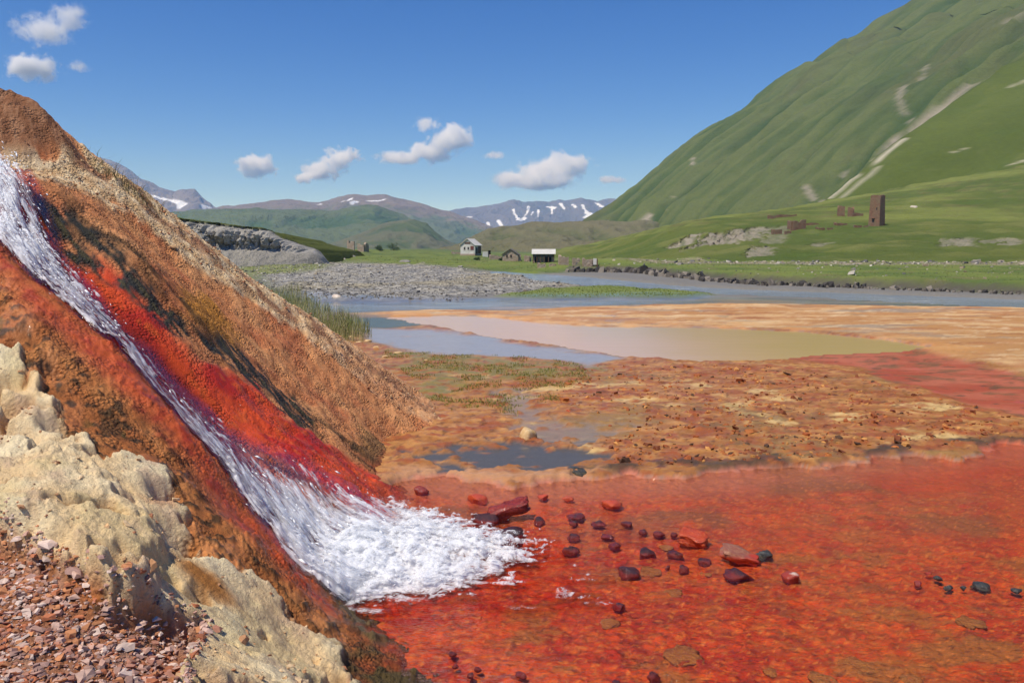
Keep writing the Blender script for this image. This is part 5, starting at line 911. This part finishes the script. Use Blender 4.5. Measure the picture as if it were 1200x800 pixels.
for f in ((0, 1, 2, 3), (3, 2, 5, 4), (0, 3, 4, 6), (1, 7, 5, 2), (4, 5, 7, 6), (0, 6, 7, 1)): bm.faces.new([vs_[i] for i in f])
bmesh.ops.recalc_face_normals(bm, faces=bm.faces); me = bpy.data.meshes.new('roof_sheet'); bm.to_mesh(me); bm.free(); link('roof_sheet', me, BM_['roof'], t)
for x in (-3.0, -1.9, -.9, .2, 1.4, 2.9): box('post', 'wood', t, x - .11, x + .11, -.1, .12, -.6, 2.44)
box('porch_boards', 'blue', t, -3.05, 3.05, .90, .99, 1.7, 2.38)
for x0, x1 in ((-2.6, -1.7), (.4, 2.2)): box('doorway', 'dark', t, x0, x1, .86, .985, -.3, 1.68)
RG = 'roofless stone ruins in the village'
def ruin(px, py, w, d, h, mat, label, seed, rz=0, gap=True, group=RG, p=None, cat='ruin'):
    p = on_ground(px, py) if p is None else p; t = empty('stone_ruin', p, math.radians(rz)); t.scale = [p[1] / 240] * 3; tag(t, label, cat, group)
    ruin_wall('wall', mat, t, [(-w / 2, 0), (w / 2, 0)] if not gap else [(-w / 2, 0), (-w * .08, 0)], h, .6, seed)
    if gap: ruin_wall('wall', mat, t, [(w * .12, 0), (w / 2, 0)], h * .85, .6, seed + 1)
    ruin_wall('wall', mat, t, [(w / 2, .35), (w / 2, d)], h * .8, .6, seed + 2); ruin_wall('wall', mat, t, [(-w / 2, .35), (-w / 2, d)], h * 1.05, .6, seed + 3); return t
ruin(668, 311, 5.6, 4, 2.6, 'grey', 'wide roofless ruin right of the white roofed long house', 3, 4)
ruin(641, 313, 5.0, 2, 1.1, 'grey', 'low tumbled wall in front of the white roofed long house', 5, 2)
ruin(612, 306, 4.4, 3, 1.9, 'grey', 'roofless ruin between the grey gable and the long house', 7, -6)
ruin(689, 312, 2.6, 2.4, 2.3, 'grey', 'small square ruin beside the narrow white panel', 9, 0, False)
ruin(417, 294.5, 5.2, 3.4, 2.7, 'grey', 'ruin with two standing stubs left of the bushes', 11, -10)
ruin(581, 304, 3.2, 2, 1.1, 'grey', 'knee high wall stub right of the little shed', 13, 5, False)
ruin(396, 296, 5.0, 1.5, .7, 'grey', 'long low wall farthest left in the village', 15, 3, False)
ruin(536, 297.5, 3.0, 1.4, .7, 'grey', 'short low wall left of the whitewashed house', 17, 3, False)
wp = on_ground(697, 312.5); t = empty('white_panel', wp, math.radians(-15)); t.scale = [wp[1] / 230] * 3; tag(t, 'narrow white upright panel on a dark frame beside the small square ruin', 'panel'); box('board', 'white', t, -.5, .5, 0, .12, .5, 2.3); box('leg', 'dark', t, -.5, -.35, .02, .1, -.5, .49); box('leg', 'dark', t, .35, .5, .02, .1, -.5, .49); box('side_post', 'wood', t, .55, .85, -.02, .2, -.5, 2.1)
# tower and ruins on the terrace
tp = pick(terrace_V, [(1027, 262)])[0]; tp = tp - [0, 0, .6]; t = empty('stone_tower', tp, math.radians(-50)); tag(t, 'tall square tower of red brown stone on the green terrace', 'tower'); k = tp[1] / F_PX; sw = 13.5 * k; th_ = 37 * k
for i, pth in enumerate(([(-sw/2, -sw/2), (sw/2, -sw/2)], [(sw/2, -sw/2 + .5), (sw/2, sw/2)], [(sw/2 - .5, sw/2), (-sw/2, sw/2)], [(-sw/2, sw/2 - .5), (-sw/2, -sw/2 + .5)])):
    c = np.array(pth); n2 = 26; P = resample(c, n2); V = []; ttop = th_ * (1 + .03 * fbm(np.arange(n2) * .3, np.full(n2, i * 5.1), .9, 3, i + 2.)) - (.9 * sstep(.75, 1, np.linspace(0, 1, n2)) if i == 0 else 0); tt_ = (c[1] - c[0]) / np.linalg.norm(c[1] - c[0]); nv = np.array([tt_[1], -tt_[0]])
    for sd_ in (1, 0):
        for kk in range(24):
            z = ttop * kk / 23; q = (P + nv * (.0 if sd_ else -.5)) * (1 - .16 * z / th_)[:, None]; q = q + nv * (.06 * fbm(np.arange(n2) * .3 + i * 31, z, .6, 3, sd_ + 3.))[:, None]; V.append(np.stack([q[:, 0], q[:, 1], z - (.5 if kk == 0 else 0)], 1))
    V = np.array(V).reshape(-1, 3); Fo = grid_faces(24, n2); Fi = grid_faces(24, n2)[:, ::-1] + 24 * n2; cap = np.array([(23 * n2 + j, 23 * n2 + j + 1, 47 * n2 + j + 1, 47 * n2 + j) for j in range(n2 - 1)]); ends = np.array([(kk * n2 + e0, (kk + 1) * n2 + e0, (24 + kk + 1) * n2 + e0, (24 + kk) * n2 + e0) for kk in range(23) for e0 in (0, n2 - 1)])
    link('wall', mesh_np('wall', V, np.concatenate([Fo, Fi, cap, ends]), False), BM_['red'], t)
box('window', 'dark', t, -.55, .1, -sw / 2 - .06, -sw / 2 + .3, 1.7, 2.7); box('loophole', 'dark', t, .5, .75, -sw / 2 * .93 - .06, -sw / 2 * .9 + .3, 5.2, 5.9); box('lintel', 'red', t, -.75, .3, -sw / 2 - .14, -sw / 2 + .1, 2.72, 3.0)
def truin(px, py, w, d, h, label, seed, rz=0, gap=True): return ruin(px, py, w, d, h, 'red', label, seed, rz, gap, 'ruined red walls near the tower', pick(terrace_V, [(px, py)])[0] - [0, 0, .3])
truin(989, 252, 4.0, 3.4, 3.2, 'jagged red ruin just left of the tower', 21, -20); truin(1004, 251, 3.4, 1, 1.0, 'low red wall between the jagged ruin and the tower', 23, 5, False)
truin(937, 266, 4.0, 3, 2.7, 'square red ruin on the edge of the terrace', 25, 8, False); truin(918, 272, 5.0, 2, 1.5, 'long red wall stub at the left end of the terrace', 27, 6)
truin(968, 267, 4.4, 1.6, 1.1, 'tumbled red wall in front of the jagged ruin', 29, 4); truin(950, 261, 4.6, 1.5, .9, 'low pale wall behind the square red ruin', 31, -4, False)
truin(985, 262, 3.2, 1.2, 1.0, 'short red wall stub below the jagged ruin', 33, 5, False); truin(1010, 263, 3.6, 1.2, .8, 'crumbled wall at the foot of the tower', 35, 3)
truin(918, 252, 8.0, 1.4, .8, 'long dark wall line at the back of the terrace', 37, 3, False)
rg = pick(terrace_V, [(1071, 241)])[0]; rk = link('boulder', rock_mesh('boulder', 1.6, 1.2, .8, 77, 6, .2), RM['white']); rk.location = rg; tag(rk, 'pale boulder alone on the grass right of the tower', 'boulder')
for (px, py, w_b, lab) in ((475,307,3.0,'largest grey boulder at the meadow edge'),(412,301,2.6,'grey boulder below the stub ruin'),(403,304,1.6,'small grey boulder at the left meadow edge'),(540,313,1.6,'grey boulder below the whitewashed house'),(394,348,.5,'white boulder alone by the water at the pebble bar')):
    p = on_ground(px, py); o = link('boulder', rock_mesh('boulder', w_b / 2, w_b * .4, w_b * .26, int(px), 6, .2), RM['white' if w_b < 1 else 'grey']); o.location = p; o.scale = [p[1] / 200 if w_b > 1 else 1] * 3; tag(o, lab, 'boulder', 'boulders on the meadow edge')
# bushes
leaf_m, nt, b = new_mat('bush_leaves'); oi = nd(nt, 'ShaderNodeNewGeometry').outputs['Random Per Island']; nt.links.new(mixc(nt, oi, tuple(lin(44, 66, 32)), tuple(lin(78, 98, 50))), b.inputs['Base Color']); b.inputs['Roughness'].default_value = .7
for (px, py, w_b, h_b, lab, sd_) in ((461,293.5,3.0,2.2,'largest round green bush, in the middle of three',1),(445,294,1.9,1.7,'thin bush left of the round green bush',2),(478.5,293,2.0,1.7,'small bush right of the round green bush',3),(560,305,1.6,.9,'low green shrub below the whitewashed house',4),(588,305.5,1.4,.9,'low dark shrub in front of the grey gable',5)):
    p = on_ground(px, py); t = empty('bush', p); t.scale = [p[1] / 200] * 3; tag(t, lab, 'bush', 'bushes on the meadow'); r2 = np.random.default_rng(sd_); n_ = 900; d_ = r2.normal(0, 1, (n_, 3)); d_ /= np.linalg.norm(d_, axis=1, keepdims=True); rr = r2.uniform(.15, 1.05, n_) ** .6
    lump = 1 + .8 * fbm(d_[:, 0] * 2 + sd_, d_[:, 1] * 2 + d_[:, 2] * 2, 1.0, 3, sd_); c = d_ * (rr * lump)[:, None] * [w_b / 2, w_b / 2, h_b / 2] + [0, 0, h_b * .38]; c[:, 0] += .18 * w_b * np.sin(c[:, 2] * 3 + sd_); c = c[(c[:, 2] > .03) & (fbm(c[:, 0] * 2, c[:, 2] * 2 + c[:, 1], .9, 2, sd_ * 1.) > -.28)]; n_ = len(c); a_ = r2.normal(0, 1, (n_, 3)); a_ /= np.linalg.norm(a_, axis=1, keepdims=True); b_ = np.cross(a_, r2.normal(0, 1, (n_, 3))); b_ /= np.linalg.norm(b_, axis=1, keepdims=True); s_ = r2.uniform(.07, .14, (n_, 1))
    V = np.stack([c - a_ * s_, c + b_ * s_ * .6, c + a_ * s_, c - b_ * s_ * .6], 1).reshape(-1, 3); link('crown', mesh_np('crown', V, np.arange(4 * n_).reshape(-1, 4), False), leaf_m, t)
    bm = bmesh.new()
    for q in range(4):
        e_ = Vector((r2.normal(0, w_b * .16), r2.normal(0, w_b * .16), h_b * .6)); M = Matrix.Translation(e_ / 2) @ e_.to_track_quat('Z', 'Y').to_matrix().to_4x4(); bmesh.ops.create_cone(bm, segments=6, radius1=.07, radius2=.025, depth=e_.length * 1.1, matrix=M, cap_ends=True)
    me = bpy.data.meshes.new('stem'); bm.to_mesh(me); bm.free(); link('stem', me, BM_['wood'], t)

# ------------------------------------------------------------------ clouds (real volumes, beyond the haze) and haze
def cloud(name, puffs, dist, dens, label, seed):   # puffs: traced centre and half-sizes; density fades outward through noise
    k = dist / F_PX; c0 = at(puffs[0][0], puffs[0][1], dist); B = []; r_ = random.Random(seed)
    for (px, py, rx, ry) in puffs:
        p = at(px, py, dist) - c0; B.append((p[0], r_.uniform(-.3, .3) * rx * k, p[2], rx * k, rx * k * .9, ry * k))
    lo = np.min([[b[0] - b[3] * 1.5, b[1] - b[4] * 1.5, b[2] - b[5] * 1.6] for b in B], 0); hi = np.max([[b[0] + b[3] * 1.5, b[1] + b[4] * 1.5, b[2] + b[5] * 1.6] for b in B], 0)
    bm = bmesh.new(); bmesh.ops.create_icosphere(bm, subdivisions=3, radius=1.15, matrix=Matrix.Translation(Vector((lo + hi) / 2)) @ Matrix.Diagonal((*((hi - lo) / 2), 1)))
    me = bpy.data.meshes.new(name); bm.to_mesh(me); bm.free(); o = link(name, me); o.location = c0; S_ = puffs[0][2] * k
    m, nt, b = new_mat(name + '_vapour'); nt.nodes.remove(b); vo = nd(nt, 'ShaderNodeVolumePrincipled'); vo.inputs['Color'].default_value = (1, 1, 1, 1); vo.inputs['Anisotropy'].default_value = 0; vo.inputs['Absorption Color'].default_value = (1, 1, 1, 1)
    tc = nd(nt, 'ShaderNodeTexCoord').outputs['Object']; best = None
    for q in B:
        a = nd(nt, 'ShaderNodeVectorMath', operation='SUBTRACT'); a.inputs[1].default_value = q[:3]; nt.links.new(tc, a.inputs[0])
        d = nd(nt, 'ShaderNodeVectorMath', operation='DIVIDE'); d.inputs[1].default_value = q[3:]; nt.links.new(a.outputs[0], d.inputs[0])
        l = nd(nt, 'ShaderNodeVectorMath', operation='LENGTH'); nt.links.new(d.outputs[0], l.inputs[0]); l = l.outputs['Value']
        if best is None: best = l
        else: best = math_n(nt, 'SMOOTH_MIN', best, l); best.node.inputs[2].default_value = .35
    of = nd(nt, 'ShaderNodeVectorMath', operation='ADD'); of.inputs[1].default_value = (seed * 517.0, seed * 211.0, 0); nt.links.new(tc, of.inputs[0])
    nz = noise_n(nt, 1.7 / S_, 8, .66, of.outputs[0], .4)
    val = math_n(nt, 'ADD', math_n(nt, 'SUBTRACT', .92, best), math_n(nt, 'MULTIPLY', math_n(nt, 'SUBTRACT', nz, .5), 3.3))
    nt.links.new(math_n(nt, 'MULTIPLY', ramp(nt, val, [(.08, 0.), (.80, 1.)]), dens * 1.25 / S_), vo.inputs['Density'])
    nt.links.new(vo.outputs[0], nt.nodes['Material Output'].inputs['Volume']); me.materials.append(m)
    tag(o, label, 'cloud', 'small white clouds', 'stuff'); return o
CD = 15000
cloud('cloud', [(302,196,24,13)], CD, 9, 'small oval white cloud', 1)
cloud('cloud', [(398,184,22,13),(375,200,24,12),(358,209,14,7)], CD, 9, 'tilted white cloud rising to the right', 2)
cloud('cloud', [(528,163,28,17),(503,179,26,12),(470,185,30,8)], CD, 9, 'long ragged white cloud rising to the right', 3)
cloud('cloud', [(640,200,40,20),(672,193,26,12),(602,211,28,10),(635,215,45,8)], CD, 9, 'largest white cloud above the snow range', 4)
cloud('cloud', [(36,80,30,15),(58,74,14,9)], CD, 7, 'white cloud above the mound', 5)
cloud('cloud', [(78,20,24,16),(48,34,34,18),(92,78,14,7)], CD, 2.2, 'thin wispy cloud in the top left corner', 6)
cloud('cloud', [(500,146,16,10)], CD, 2, 'thin wisp above the ragged cloud', 7)
cloud('cloud', [(716,211,18,5)], CD, 3, 'faint flat wisp beside the green mountain', 8)
cloud('cloud', [(580,182,14,5)], CD, 2, 'faint tiny wisp', 9)

hm, nt, b = new_mat('haze_air'); nt.nodes.remove(b); vo = nd(nt, 'ShaderNodeVolumePrincipled'); vo.inputs['Color'].default_value = (.27, .52, 1, 1); vo.inputs['Absorption Color'].default_value = (1, 1, 1, 1); vo.inputs['Density'].default_value = 8.0e-5; vo.inputs['Anisotropy'].default_value = .0
nt.links.new(vo.outputs[0], nt.nodes['Material Output'].inputs['Volume'])
bm = bmesh.new(); bmesh.ops.create_cube(bm, size=1, matrix=Matrix.Translation((0, 5000, 570)) @ Matrix.Diagonal((27000, 13600, 1262, 1))); me = bpy.data.meshes.new('haze'); bm.to_mesh(me); bm.free()
tag(link('haze', me, hm), None, None, None, 'stuff')
